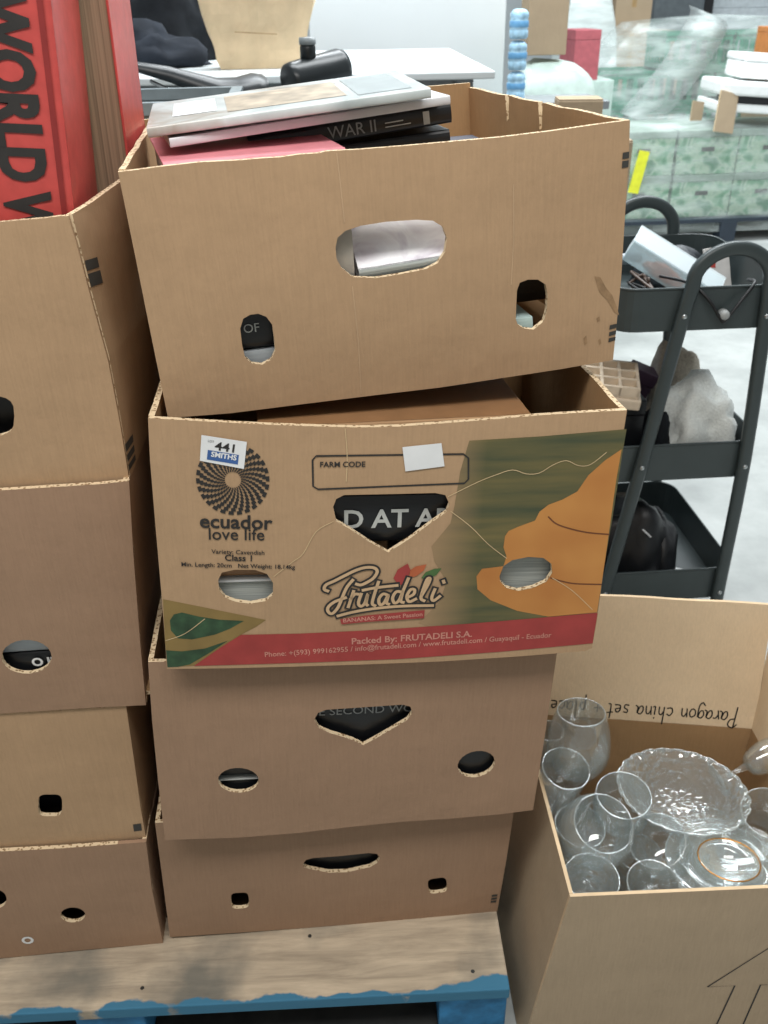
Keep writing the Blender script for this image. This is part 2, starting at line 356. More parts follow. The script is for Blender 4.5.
BOX_DATA = {'L1': {'frame': [0.0, 0.9, 0.0, 0.5, 0.25, 0.0, 0.0, 0.0],
        'holes': [[(-0.3071, 1.0028), (-0.3104, 0.9916), (-0.3143, 0.9864), (-0.3197, 0.9831), (-0.3271, 0.9811), (-0.3378, 0.9806), (-0.3616, 0.982), (-0.3717, 0.9838), (-0.3779, 0.9865),
                   (-0.3816, 0.9904), (-0.3829, 0.9958), (-0.381, 1.007), (-0.3773, 1.018), (-0.3734, 1.023), (-0.368, 1.0262), (-0.3608, 1.0281), (-0.3504, 1.0286), (-0.3272, 1.0274),
                   (-0.3172, 1.0257), (-0.3109, 1.0231), (-0.3071, 1.0193), (-0.3056, 1.014)]],
        'outline': [(-0.6017, 1.1884), (-0.2788, 1.1985), (-0.2603, 1.1996), (-0.2371, 1.2006), (-0.223, 1.202), (-0.2157, 1.2017), (-0.2124, 1.1737), (-0.2083, 1.1218), (-0.2025, 1.057),
                    (-0.2017, 0.9863), (-0.2025, 0.9202), (-0.2406, 0.9183), (-0.2881, 0.9171), (-0.3412, 0.9182), (-0.6017, 0.9181)]},
 'L2': {'frame': [0.0, 0.89, 0.0, 0.5, 0.25, 0.0, 0.0, 0.0],
        'holes': [[(-0.3275, 0.6926), (-0.3301, 0.6855), (-0.3349, 0.6791), (-0.3414, 0.674), (-0.3492, 0.6707), (-0.3576, 0.6693), (-0.3659, 0.6701), (-0.3734, 0.673), (-0.3795, 0.6776),
                   (-0.3836, 0.6837), (-0.3856, 0.6907), (-0.3851, 0.698), (-0.3824, 0.705), (-0.3776, 0.7112), (-0.3711, 0.7161), (-0.3635, 0.7194), (-0.3553, 0.7207), (-0.3472, 0.7199),
                   (-0.3398, 0.7172), (-0.3337, 0.7127), (-0.3294, 0.7068), (-0.3273, 0.6999)]],
        'outline': [(-0.6006, 0.9205), (-0.3379, 0.9209), (-0.2851, 0.9211), (-0.2319, 0.9212), (-0.2006, 0.9228), (-0.2097, 0.8345), (-0.2209, 0.7065), (-0.2286, 0.6038), (-0.2853, 0.6062),
                    (-0.4073, 0.6088), (-0.6006, 0.6109)]},
 'L3': {'frame': [0.0, 0.893, 0.0, 0.5, 0.25, 0.0, 0.0, 0.0],
        'holes': [[(-0.3639, 0.4389), (-0.3663, 0.4279), (-0.368, 0.4238), (-0.3702, 0.4212), (-0.3731, 0.4198), (-0.3775, 0.4194), (-0.3892, 0.4209), (-0.3932, 0.4222), (-0.3954, 0.4243),
                   (-0.3965, 0.4273), (-0.3966, 0.4317), (-0.3947, 0.4426), (-0.3922, 0.4534), (-0.3904, 0.4575), (-0.3882, 0.46), (-0.3853, 0.4614), (-0.3811, 0.4617), (-0.3696, 0.4603),
                   (-0.3656, 0.459), (-0.3634, 0.457), (-0.3623, 0.4541), (-0.3621, 0.4498)]],
        'outline': [(-0.6542, 0.6104), (-0.4087, 0.6062), (-0.3357, 0.6037), (-0.2542, 0.602), (-0.2584, 0.5085), (-0.2632, 0.415), (-0.2645, 0.3591), (-0.3685, 0.3603), (-0.4629, 0.3625),
                    (-0.6542, 0.3647)]},
 'L4': {'frame': [0.0, 0.884, 0.0, 0.5, 0.25, 0.0, 0.0, 0.0],
        'holes': [[(-0.3704, 0.2214), (-0.3719, 0.2168), (-0.3747, 0.2128), (-0.3786, 0.2096), (-0.3833, 0.2077), (-0.3883, 0.2071), (-0.3933, 0.2078), (-0.3978, 0.2099), (-0.4015, 0.213),
                   (-0.404, 0.2171), (-0.4053, 0.2217), (-0.4051, 0.2265), (-0.4035, 0.231), (-0.4006, 0.235), (-0.3968, 0.238), (-0.3922, 0.2399), (-0.3872, 0.2406), (-0.3823, 0.2399),
                   (-0.3778, 0.2379), (-0.3741, 0.2347), (-0.3715, 0.2307), (-0.3702, 0.2261)],
                  [(-0.471, 0.2716), (-0.4728, 0.266), (-0.4757, 0.261), (-0.4794, 0.2571), (-0.4837, 0.2545), (-0.4881, 0.2534), (-0.4923, 0.254), (-0.496, 0.2563), (-0.4989, 0.2599),
                   (-0.5006, 0.2646), (-0.5012, 0.2701), (-0.5004, 0.2759), (-0.4986, 0.2814), (-0.4956, 0.2863), (-0.4919, 0.2902), (-0.4877, 0.2927), (-0.4834, 0.2938), (-0.4792, 0.2932),
                   (-0.4756, 0.291), (-0.4727, 0.2875), (-0.4709, 0.2828), (-0.4703, 0.2774)]],
        'outline': [(-0.663, 0.3744), (-0.4591, 0.3688), (-0.3795, 0.3644), (-0.263, 0.3614), (-0.2691, 0.2605), (-0.2701, 0.1382), (-0.3928, 0.1405), (-0.51, 0.1397), (-0.663, 0.1392)]},
 'b1': {'frame': [0.098, 0.9109, 1.0068, 0.4969, 0.2481, 0.1192, -0.0007, -0.0426],
        'holes': [[(-0.0568, 0.1582), (-0.054, 0.1676), (-0.0455, 0.1735), (-0.0302, 0.1767), (-0.0049, 0.1779), (0.0256, 0.1767), (0.043, 0.174), (0.0532, 0.167), (0.0571, 0.1557), (0.0547, 0.1419),
                   (0.047, 0.1316), (0.0342, 0.1269), (0.0078, 0.1248), (-0.0184, 0.1238), (-0.0419, 0.1275), (-0.0524, 0.1378), (-0.0567, 0.1473)],
                  [(-0.1604, 0.0884), (-0.156, 0.0982), (-0.1485, 0.1014), (-0.1405, 0.1015), (-0.1329, 0.0974), (-0.1279, 0.0884), (-0.1276, 0.0735), (-0.1281, 0.0606), (-0.1334, 0.0515),
                   (-0.1432, 0.0474), (-0.1533, 0.0499), (-0.1595, 0.0573), (-0.1608, 0.0704)],
                  [(0.132, 0.0618), (0.1326, 0.0923), (0.1357, 0.1005), (0.1446, 0.1027), (0.1558, 0.1014), (0.1649, 0.0949), (0.1676, 0.0827), (0.1671, 0.0652), (0.1641, 0.0544), (0.1528, 0.0468),
                   (0.1425, 0.0493), (0.1344, 0.0548)]],
        'outline': [(-0.2492, 0.2466), (-0.234, 0.2469), (-0.2114, 0.2478), (-0.1751, 0.2484), (-0.1386, 0.2469), (-0.1181, 0.2468), (-0.1014, 0.2462), (-0.0824, 0.2471), (-0.0654, 0.2465),
                    (-0.0577, 0.2476), (-0.0242, 0.2464), (0.0137, 0.2458), (0.0631, 0.2455), (0.1135, 0.2453), (0.1647, 0.2464), (0.2167, 0.2485), (0.2484, 0.2495), (0.2497, 0.2215),
                    (0.2506, 0.1727), (0.252, 0.089), (0.2497, -0.0022), (0.1862, -0.0042), (0.1157, -0.0049), (0.0466, -0.0057), (-0.0209, -0.0041), (-0.1087, -0.0028), (-0.1834, -0.002),
                    (-0.2475, 0.0021), (-0.2483, 0.0976), (-0.2486, 0.1716)]},
 'b2': {'frame': [0.0706, 0.8254, 0.7037, 0.4945, 0.3057, 0.0068, -0.0352, 0.0467],
        'holes': [[(-0.0615, 0.2026), (-0.0583, 0.212), (-0.0499, 0.2166), (-0.001, 0.2166), (0.0472, 0.2167), (0.0582, 0.214), (0.0632, 0.2031), (0.0605, 0.1934), (0.0437, 0.1804), (0.0226, 0.1624),
                   (-0.001, 0.1454), (-0.0212, 0.1587), (-0.0431, 0.1754), (-0.0583, 0.1856)],
                  [(-0.1869, 0.1147), (-0.1821, 0.1248), (-0.1679, 0.1281), (-0.1464, 0.1274), (-0.1336, 0.1218), (-0.1274, 0.11), (-0.1279, 0.0943), (-0.1358, 0.0867), (-0.1536, 0.0834),
                   (-0.1699, 0.0867), (-0.1806, 0.0924), (-0.1865, 0.1031)],
                  [(0.1263, 0.11), (0.1297, 0.1231), (0.1393, 0.1306), (0.1573, 0.1339), (0.1747, 0.132), (0.1849, 0.1238), (0.1875, 0.1118), (0.1819, 0.1), (0.1675, 0.0924), (0.1503, 0.089),
                   (0.1359, 0.0936), (0.1281, 0.102)]],
        'outline': [(-0.2442, 0.305), (-0.2182, 0.3031), (-0.1939, 0.3012), (-0.1349, 0.2971), (-0.0748, 0.2941), (-0.0341, 0.2925), (0.0069, 0.293), (0.0481, 0.2957), (0.0896, 0.2984),
                    (0.1523, 0.3031), (0.2052, 0.3058), (0.2447, 0.3075), (0.2452, 0.2266), (0.2476, 0.1257), (0.25, 0.0434), (0.2495, 0.0028), (0.2414, -0.0012), (0.162, -0.0047), (0.0655, -0.0073),
                    (-0.0295, -0.007), (-0.0996, -0.0063), (-0.1801, -0.0051), (-0.2513, -0.0029), (-0.2489, 0.0911), (-0.2476, 0.1908), (-0.2464, 0.2596)]},
 'b3': {'frame': [0.0251, 0.8488, 0.4008, 0.4977, 0.2858, 0.0095, -0.0169, 0.05],
        'holes': [[(-0.0526, 0.1922), (-0.0476, 0.2032), (-0.0376, 0.2075), (0.0576, 0.21), (0.0679, 0.2062), (0.0709, 0.1962), (0.0651, 0.185), (0.0439, 0.1697), (0.0263, 0.1573), (0.0099, 0.1465),
                   (-0.0031, 0.1558), (-0.0147, 0.1616), (-0.0325, 0.1695), (-0.0464, 0.1786)],
                  [(-0.1241, 0.0934), (-0.1254, 0.0873), (-0.1287, 0.0818), (-0.1338, 0.0774), (-0.1402, 0.0744), (-0.1475, 0.0732), (-0.155, 0.0737), (-0.1621, 0.0761), (-0.1682, 0.08),
                   (-0.1728, 0.0851), (-0.1756, 0.091), (-0.1763, 0.0973), (-0.1749, 0.1033), (-0.1715, 0.1087), (-0.1665, 0.113), (-0.1601, 0.1159), (-0.153, 0.1171), (-0.1456, 0.1166),
                   (-0.1386, 0.1144), (-0.1326, 0.1106), (-0.1279, 0.1056), (-0.125, 0.0997)],
                  [(0.1857, 0.1067), (0.1864, 0.1), (0.1849, 0.0933), (0.1816, 0.0873), (0.1765, 0.0824), (0.1702, 0.079), (0.1631, 0.0775), (0.1559, 0.0779), (0.1491, 0.0803), (0.1433, 0.0843),
                   (0.139, 0.0897), (0.1365, 0.096), (0.136, 0.1027), (0.1375, 0.1093), (0.1409, 0.1152), (0.146, 0.12), (0.1522, 0.1232), (0.1591, 0.1247), (0.1662, 0.1244), (0.1729, 0.1221),
                   (0.1787, 0.1182), (0.1831, 0.1129)]],
        'outline': [(-0.2468, 0.2899), (-0.1282, 0.2869), (-0.0088, 0.284), (0.1137, 0.2818), (0.2485, 0.2791), (0.2496, 0.1447), (0.2493, 0.0075), (0.203, 0.0035), (0.1331, 0.0015), (0.0638, 0.0014),
                    (-0.0046, -0.0025), (-0.0725, -0.0083), (-0.153, -0.011), (-0.2518, -0.0081), (-0.2516, 0.101), (-0.2501, 0.201)]},
 'b4': {'frame': [-0.0061, 0.8859, 0.1388, 0.5053, 0.2222, -0.0083, 0.017, 0.0254],
        'holes': [[(-0.0471, 0.1496), (-0.0425, 0.1579), (-0.0323, 0.1613), (0.0067, 0.1617), (0.0487, 0.1641), (0.0604, 0.1608), (0.0648, 0.1515), (0.0605, 0.1409), (0.0503, 0.1331),
                   (0.0165, 0.1253), (-0.0099, 0.1269), (-0.0374, 0.1376), (-0.0459, 0.1429)],
                  [(-0.1295, 0.076), (-0.13, 0.0662), (-0.1309, 0.0624), (-0.1324, 0.0599), (-0.1346, 0.0583), (-0.1381, 0.0575), (-0.1482, 0.0575), (-0.1517, 0.0583), (-0.1538, 0.0599),
                   (-0.1552, 0.0624), (-0.1559, 0.0662), (-0.1559, 0.076), (-0.1553, 0.0858), (-0.1544, 0.0896), (-0.1529, 0.092), (-0.1507, 0.0936), (-0.1472, 0.0943), (-0.1373, 0.0943),
                   (-0.1338, 0.0936), (-0.1317, 0.092), (-0.1303, 0.0896), (-0.1296, 0.0858)],
                  [(0.1667, 0.0806), (0.1677, 0.0712), (0.1673, 0.0675), (0.1661, 0.0649), (0.164, 0.0632), (0.1602, 0.062), (0.1494, 0.0608), (0.1455, 0.0611), (0.1429, 0.0624), (0.1411, 0.0646),
                   (0.1397, 0.0681), (0.1383, 0.0775), (0.1374, 0.0868), (0.1378, 0.0905), (0.139, 0.093), (0.1412, 0.0947), (0.1448, 0.0958), (0.1555, 0.097), (0.1594, 0.0967), (0.1619, 0.0955),
                   (0.1638, 0.0933), (0.1651, 0.0899)]],
        'outline': [(-0.2459, 0.2531), (-0.1166, 0.2533), (0.2558, 0.2544), (0.2559, 0.2192), (0.2538, 0.1214), (0.2493, 0.0036), (0.1753, 0.0021), (0.0508, 0.0003), (-0.0569, -0.0008),
                    (-0.1631, -0.0006), (-0.2531, 0.0002), (-0.2497, 0.1106), (-0.247, 0.2081)]}}
PRINT = {'L3_bars': [[(-0.2779, 0.3891), (-0.2669, 0.3897), (-0.2676, 0.3758), (-0.2786, 0.3752)]],
 'b1_bars': [[(0.2429, 0.2197), (0.2499, 0.22), (0.2501, 0.2138), (0.2428, 0.2135)], [(0.243, 0.2116), (0.25, 0.2119), (0.2501, 0.2052), (0.243, 0.2049)],
             [(0.2424, 0.0398), (0.2504, 0.0405), (0.2504, 0.0359), (0.2421, 0.0347)], [(0.2424, 0.0318), (0.2506, 0.033), (0.2504, 0.0284), (0.2422, 0.0271)],
             [(0.2423, 0.0248), (0.2505, 0.0255), (0.2503, 0.0214), (0.242, 0.0202)]],
 'b1_stain': [[(0.2203, 0.0971), (0.2273, 0.0952), (0.2351, 0.0823), (0.2427, 0.0736), (0.2498, 0.0582), (0.2528, 0.0499), (0.2466, 0.0541), (0.2373, 0.0687), (0.2273, 0.0788)],
              [(0.2257, 0.0499), (0.2291, 0.0518), (0.2306, 0.047), (0.2272, 0.0452)], [(0.2118, 0.0288), (0.2151, 0.0318), (0.2169, 0.0223), (0.2135, 0.0205)],
              [(0.2298, 0.0241), (0.2321, 0.0261), (0.2337, 0.0201), (0.2314, 0.0181)]],
 'b4_bars': [[(0.2381, 0.0474), (0.2466, 0.0476), (0.2462, 0.0429), (0.2377, 0.0426)], [(0.2379, 0.0402), (0.2464, 0.0405), (0.2462, 0.0357), (0.2374, 0.0354)],
             [(0.2376, 0.033), (0.246, 0.0333), (0.2458, 0.0285), (0.2372, 0.0282)]],
 'banana': [(0.2456, 0.2632), (0.2293, 0.2507), (0.213, 0.2333), (0.2033, 0.2143), (0.1877, 0.2049), (0.1728, 0.1991), (0.1637, 0.1908), (0.1599, 0.1801), (0.1409, 0.1727), (0.1312, 0.168),
            (0.1279, 0.1618), (0.1274, 0.1478), (0.1319, 0.136), (0.1297, 0.1231), (0.1206, 0.1221), (0.1053, 0.1206), (0.0998, 0.1109), (0.1023, 0.0935), (0.1186, 0.078), (0.1518, 0.0615),
            (0.1898, 0.0516), (0.2483, 0.0547), (0.2476, 0.1257), (0.2452, 0.2266)],
 'blank': [(0.0098, 0.2707), (0.0504, 0.2745), (0.0551, 0.2482), (0.014, 0.2432)],
 'bluebox': [(-0.188, 0.2707), (-0.1573, 0.2646), (-0.1588, 0.254), (-0.1896, 0.2602)],
 'crease1': [(0.1745, 0.1843), (0.1846, 0.1753), (0.2013, 0.1685), (0.2226, 0.1628), (0.2473, 0.1595)],
 'crease2': [(0.1859, 0.1052), (0.1982, 0.1007), (0.2164, 0.096), (0.2476, 0.0935)],
 'farm': [(-0.079, 0.2621), (0.0744, 0.2616), (0.0801, 0.2569), (0.0818, 0.2325), (0.0778, 0.2278), (-0.0772, 0.2242), (-0.0824, 0.2278), (-0.0827, 0.2577)],
 'green': [(0.0797, 0.2763), (0.1549, 0.2796), (0.2475, 0.2862), (0.2473, 0.2562), (0.2481, 0.1773), (0.2476, 0.1257), (0.2489, 0.0547), (0.1567, 0.048), (0.0509, 0.0435), (0.0366, 0.0497),
           (0.0605, 0.0789), (0.0658, 0.1055), (0.0507, 0.1322), (0.0464, 0.1516), (0.0658, 0.1798), (0.0688, 0.2005), (0.0726, 0.242)],
 'leaf_base': [(-0.2477, 0.0924), (-0.2085, 0.0816), (-0.1367, 0.0612), (-0.1482, 0.0522), (-0.1654, 0.042), (-0.1875, 0.0264), (-0.2064, 0.0118), (-0.2206, 0.0005), (-0.2505, -0.0001),
               (-0.2502, 0.0376)],
 'leaf_dark': [(-0.2425, 0.0644), (-0.2375, 0.0722), (-0.2286, 0.0745), (-0.2105, 0.0684), (-0.1877, 0.0634), (-0.1612, 0.0609), (-0.1773, 0.0507), (-0.1944, 0.0433), (-0.2203, 0.0376),
               (-0.2357, 0.0397), (-0.2425, 0.0509)],
 'leaf_dark2': [(-0.2502, 0.0238), (-0.2326, 0.0215), (-0.2067, 0.0245), (-0.1803, 0.0344), (-0.2014, 0.0186), (-0.225, 0.0028), (-0.2387, -0.0), (-0.2505, -0.0001)],
 'lf_green': [(0.0368, 0.1112), (0.0414, 0.1189), (0.0512, 0.1231), (0.0591, 0.1234), (0.0541, 0.1149), (0.0444, 0.1095)],
 'lf_orange': [(0.0243, 0.1223), (0.0298, 0.1267), (0.0421, 0.1292), (0.0393, 0.1212), (0.0316, 0.1143), (0.023, 0.1117)],
 'lf_red': [(0.0056, 0.1123), (0.0101, 0.1237), (0.021, 0.131), (0.0243, 0.1223), (0.0218, 0.1117), (0.0146, 0.1032), (0.0108, 0.1048)],
 'perf': [[(-0.0615, 0.1857), (-0.0797, 0.174), (-0.094, 0.1471), (-0.105, 0.1374), (-0.1261, 0.119)], [(0.0654, 0.1945), (0.0882, 0.1754), (0.1101, 0.1521), (0.1322, 0.1334)],
          [(0.1883, 0.1051), (0.2141, 0.0866), (0.2417, 0.0592)],
          [(0.0615, 0.2127), (0.0918, 0.2287), (0.1107, 0.2366), (0.1286, 0.2421), (0.1443, 0.2371), (0.1584, 0.2379), (0.1727, 0.2471), (0.1864, 0.2515), (0.2003, 0.2454), (0.2134, 0.2463),
           (0.2291, 0.26)],
          [(-0.2491, 0.0375), (-0.2274, 0.0461), (-0.2041, 0.0654)], [(-0.0494, 0.2916), (-0.0471, 0.2615), (-0.0479, 0.2329)]],
 'red': [(-0.2206, 0.0005), (-0.2064, 0.0118), (-0.1875, 0.0264), (-0.1654, 0.042), (-0.0989, 0.0411), (-0.0303, 0.0422), (0.0159, 0.0436), (0.0976, 0.0464), (0.249, 0.054), (0.2491, 0.0102),
         (0.1369, 0.0038), (0.0175, -0.0006), (-0.0995, -0.0006)],
 'ribbon': [(-0.0535, 0.0598), (-0.0245, 0.064), (0.0134, 0.0667), (0.0429, 0.0685), (0.0427, 0.0573), (0.0138, 0.0563), (-0.0244, 0.0549), (-0.0517, 0.0527)],
 'ring': [(-0.4614, 0.1773), (-0.4528, 0.1772)],
 'script': [[(-0.0672, 0.0984), (-0.0712, 0.1009), (-0.0692, 0.1066), (-0.0599, 0.1115), (-0.0476, 0.1185), (-0.0367, 0.1244), (-0.0257, 0.1278), (-0.0163, 0.1269), (-0.0128, 0.1219),
             (-0.0168, 0.1137), (-0.0241, 0.1082), (-0.0307, 0.1052), (-0.0357, 0.1065)],
            [(-0.0397, 0.1119), (-0.0463, 0.1023), (-0.0511, 0.0896), (-0.056, 0.0758), (-0.0628, 0.0677), (-0.0673, 0.0718), (-0.0663, 0.0777), (-0.0593, 0.084), (-0.0474, 0.0888)],
            [(-0.0386, 0.0973), (-0.0414, 0.0868), (-0.0443, 0.0762)], [(-0.0419, 0.0868), (-0.0375, 0.0929), (-0.0335, 0.093)],
            [(-0.03, 0.0932), (-0.0329, 0.0815), (-0.0303, 0.0766), (-0.0258, 0.0806), (-0.0226, 0.0929), (-0.0243, 0.0811), (-0.0228, 0.0778)],
            [(-0.011, 0.1085), (-0.0155, 0.0911), (-0.0173, 0.0799), (-0.0142, 0.0768)], [(-0.0281, 0.0981), (-0.0128, 0.101), (0.0101, 0.1031)],
            [(-0.0, 0.0905), (-0.0056, 0.0922), (-0.0099, 0.0856), (-0.0087, 0.0781), (-0.0042, 0.08), (0.0005, 0.0905), (-0.0012, 0.0805), (0.0014, 0.0783)],
            [(0.0154, 0.0941), (0.0094, 0.0946), (0.0056, 0.0868), (0.0079, 0.0795), (0.0128, 0.0829), (0.0169, 0.0952), (0.0223, 0.1117)], [(0.0169, 0.0952), (0.0149, 0.0823), (0.018, 0.08)],
            [(0.0228, 0.0867), (0.0292, 0.0906), (0.0299, 0.0965), (0.0254, 0.0967), (0.0217, 0.0882), (0.0245, 0.0807), (0.032, 0.084)],
            [(0.0379, 0.0873), (0.0447, 0.1024), (0.0468, 0.1105), (0.0434, 0.1095), (0.0391, 0.0938), (0.038, 0.0843), (0.0417, 0.0812)],
            [(0.0531, 0.0962), (0.0502, 0.0856), (0.0524, 0.0808), (0.0593, 0.0865)], [(0.0621, 0.1071), (0.063, 0.1047)],
            [(-0.056, 0.0644), (-0.0372, 0.0694), (-0.0121, 0.0732), (0.0182, 0.0749), (0.0518, 0.0742)]],
 'sticker': [(-0.1933, 0.2869), (-0.1486, 0.2788), (-0.1529, 0.2488), (-0.1967, 0.2587)],
 'suncenter': [(-0.1647, 0.2366), (-0.1273, 0.2358), (-0.1627, 0.2774)],
 't_441': [(-0.1815, 0.2711), (-0.1621, 0.2675)],
 't_class': [(-0.178, 0.1405), (-0.1492, 0.1389)],
 't_ecuador': [(-0.2019, 0.1817), (-0.126, 0.1778)],
 't_farm': [(-0.075, 0.2496), (-0.0282, 0.2492)],
 't_lot': [(-0.1874, 0.2795), (-0.1815, 0.2783)],
 't_love': [(-0.1934, 0.1669), (-0.1349, 0.1646)],
 't_min': [(-0.2245, 0.1345), (-0.103, 0.1278)],
 't_packed': [(-0.0397, 0.0237), (0.1009, 0.0279)],
 't_phone': [(-0.1395, 0.01), (0.1968, 0.0221)],
 't_rib': [(-0.0499, 0.0555), (0.0407, 0.0606)],
 't_smiths': [(-0.1854, 0.2637), (-0.1601, 0.2588)],
 't_var': [(-0.1918, 0.1496), (-0.1355, 0.1466)]}

# ------------------------------------------------------------------ the setting
def floor_mat():
    m, N, L, b = nodes('pale_concrete'); b.inputs['Roughness'].default_value = 0.55
    tc = N.new('ShaderNodeTexCoord'); n = N.new('ShaderNodeTexNoise'); n.inputs['Scale'].default_value = 3.5; n.inputs['Detail'].default_value = 8; n.inputs['Roughness'].default_value = 0.65
    L.new(tc.outputs['Object'], n.inputs['Vector'])
    r = N.new('ShaderNodeValToRGB'); r.color_ramp.elements[0].position = 0.3; r.color_ramp.elements[1].position = 0.75
    r.color_ramp.elements[0].color = lin('8f9391'); r.color_ramp.elements[1].color = lin('b7bbb8')
    L.new(n.outputs['Fac'], r.inputs[0]); L.new(r.outputs[0], b.inputs['Base Color'])
    bp = N.new('ShaderNodeBump'); bp.inputs['Strength'].default_value = 0.1; L.new(n.outputs['Fac'], bp.inputs['Height']); L.new(bp.outputs[0], b.inputs['Normal'])
    return m
tag(box('floor', (-7, -4, -0.1), (9, 12, 0), floor_mat()), kind='structure')
tag(box('wall_back', (-7, 11.8, 0), (9, 12, 5), plain('painted_wall', 'c9d0d2', 0.8, var=0.03, scale=4)), kind='structure')

tag(box('shade_wall', (-7, -1.7, 0), (9, -1.5, 2.6), plain('shade_wall_grey', '8d8a86', 0.9, var=.03, scale=4)), kind='structure')  # added out of view behind the camera to shade the lower cartons

# ------------------------------------------------------------------ books
def book(label, dims, cover, pages, M=None, loc=(0, 0, 0), rot=(0, 0, 0), spine_mat=None, group=None, round_spine=0.004, name='book', magazine=False, hinge=False):
    """lying book: x along the spine, spine at y=0, fore edge at y=w, z thickness"""
    l, w, t = dims; c = 0.0026 if not magazine else 0.0006
    e = empty(name, loc, rot, label, 'magazine' if magazine else 'book', group)
    if M is not None: e.matrix_world = M
    h = l/2; ov = 0.003 if not magazine else 0
    box('page_block', (-h+ov, 0.003, c), (h-ov, w-ov, t-c), pages, e)
    box('back_cover', (-h, 0.001, 0), (h, w, c), cover, e, bevel=c*0.3)
    box('front_cover', (-h, 0.001, t-c), (h, w, t), cover, e, bevel=c*0.3)
    V = []; Fc = []; n = 10
    for sx in (-h, h):
        for ly in (0, 1):
            for i in range(n+1):
                a = math.pi*i/n; z = t/2-math.cos(a)*t/2
                V.append((sx, -round_spine*math.sin(a)+ly*c+0.001, z))
    m = n+1
    for i in range(n):
        Fc += [(i, i+1, 2*m+i+1, 2*m+i), (m+i+1, m+i, 3*m+i, 3*m+i+1), (i+1, i, m+i, m+i+1), (2*m+i, 2*m+i+1, 3*m+i+1, 3*m+i)]
    Fc += [(0, 2*m, 3*m, m), (n, m+n, 3*m+n, 2*m+n)]
    sp = mesh('spine', V, Fc, spine_mat or cover, e)
    e['_sp'] = 0
    del e['_sp']
    return e, sp

# ------------------------------------------------------------------ cartons
def frame_matrix(f):
    R = Matrix.Rotation(f[5], 4, 'Z') @ Matrix.Rotation(f[6], 4, 'X') @ Matrix.Rotation(f[7], 4, 'Y')
    m = R.copy(); m.translation = Vector(f[:3]); return m

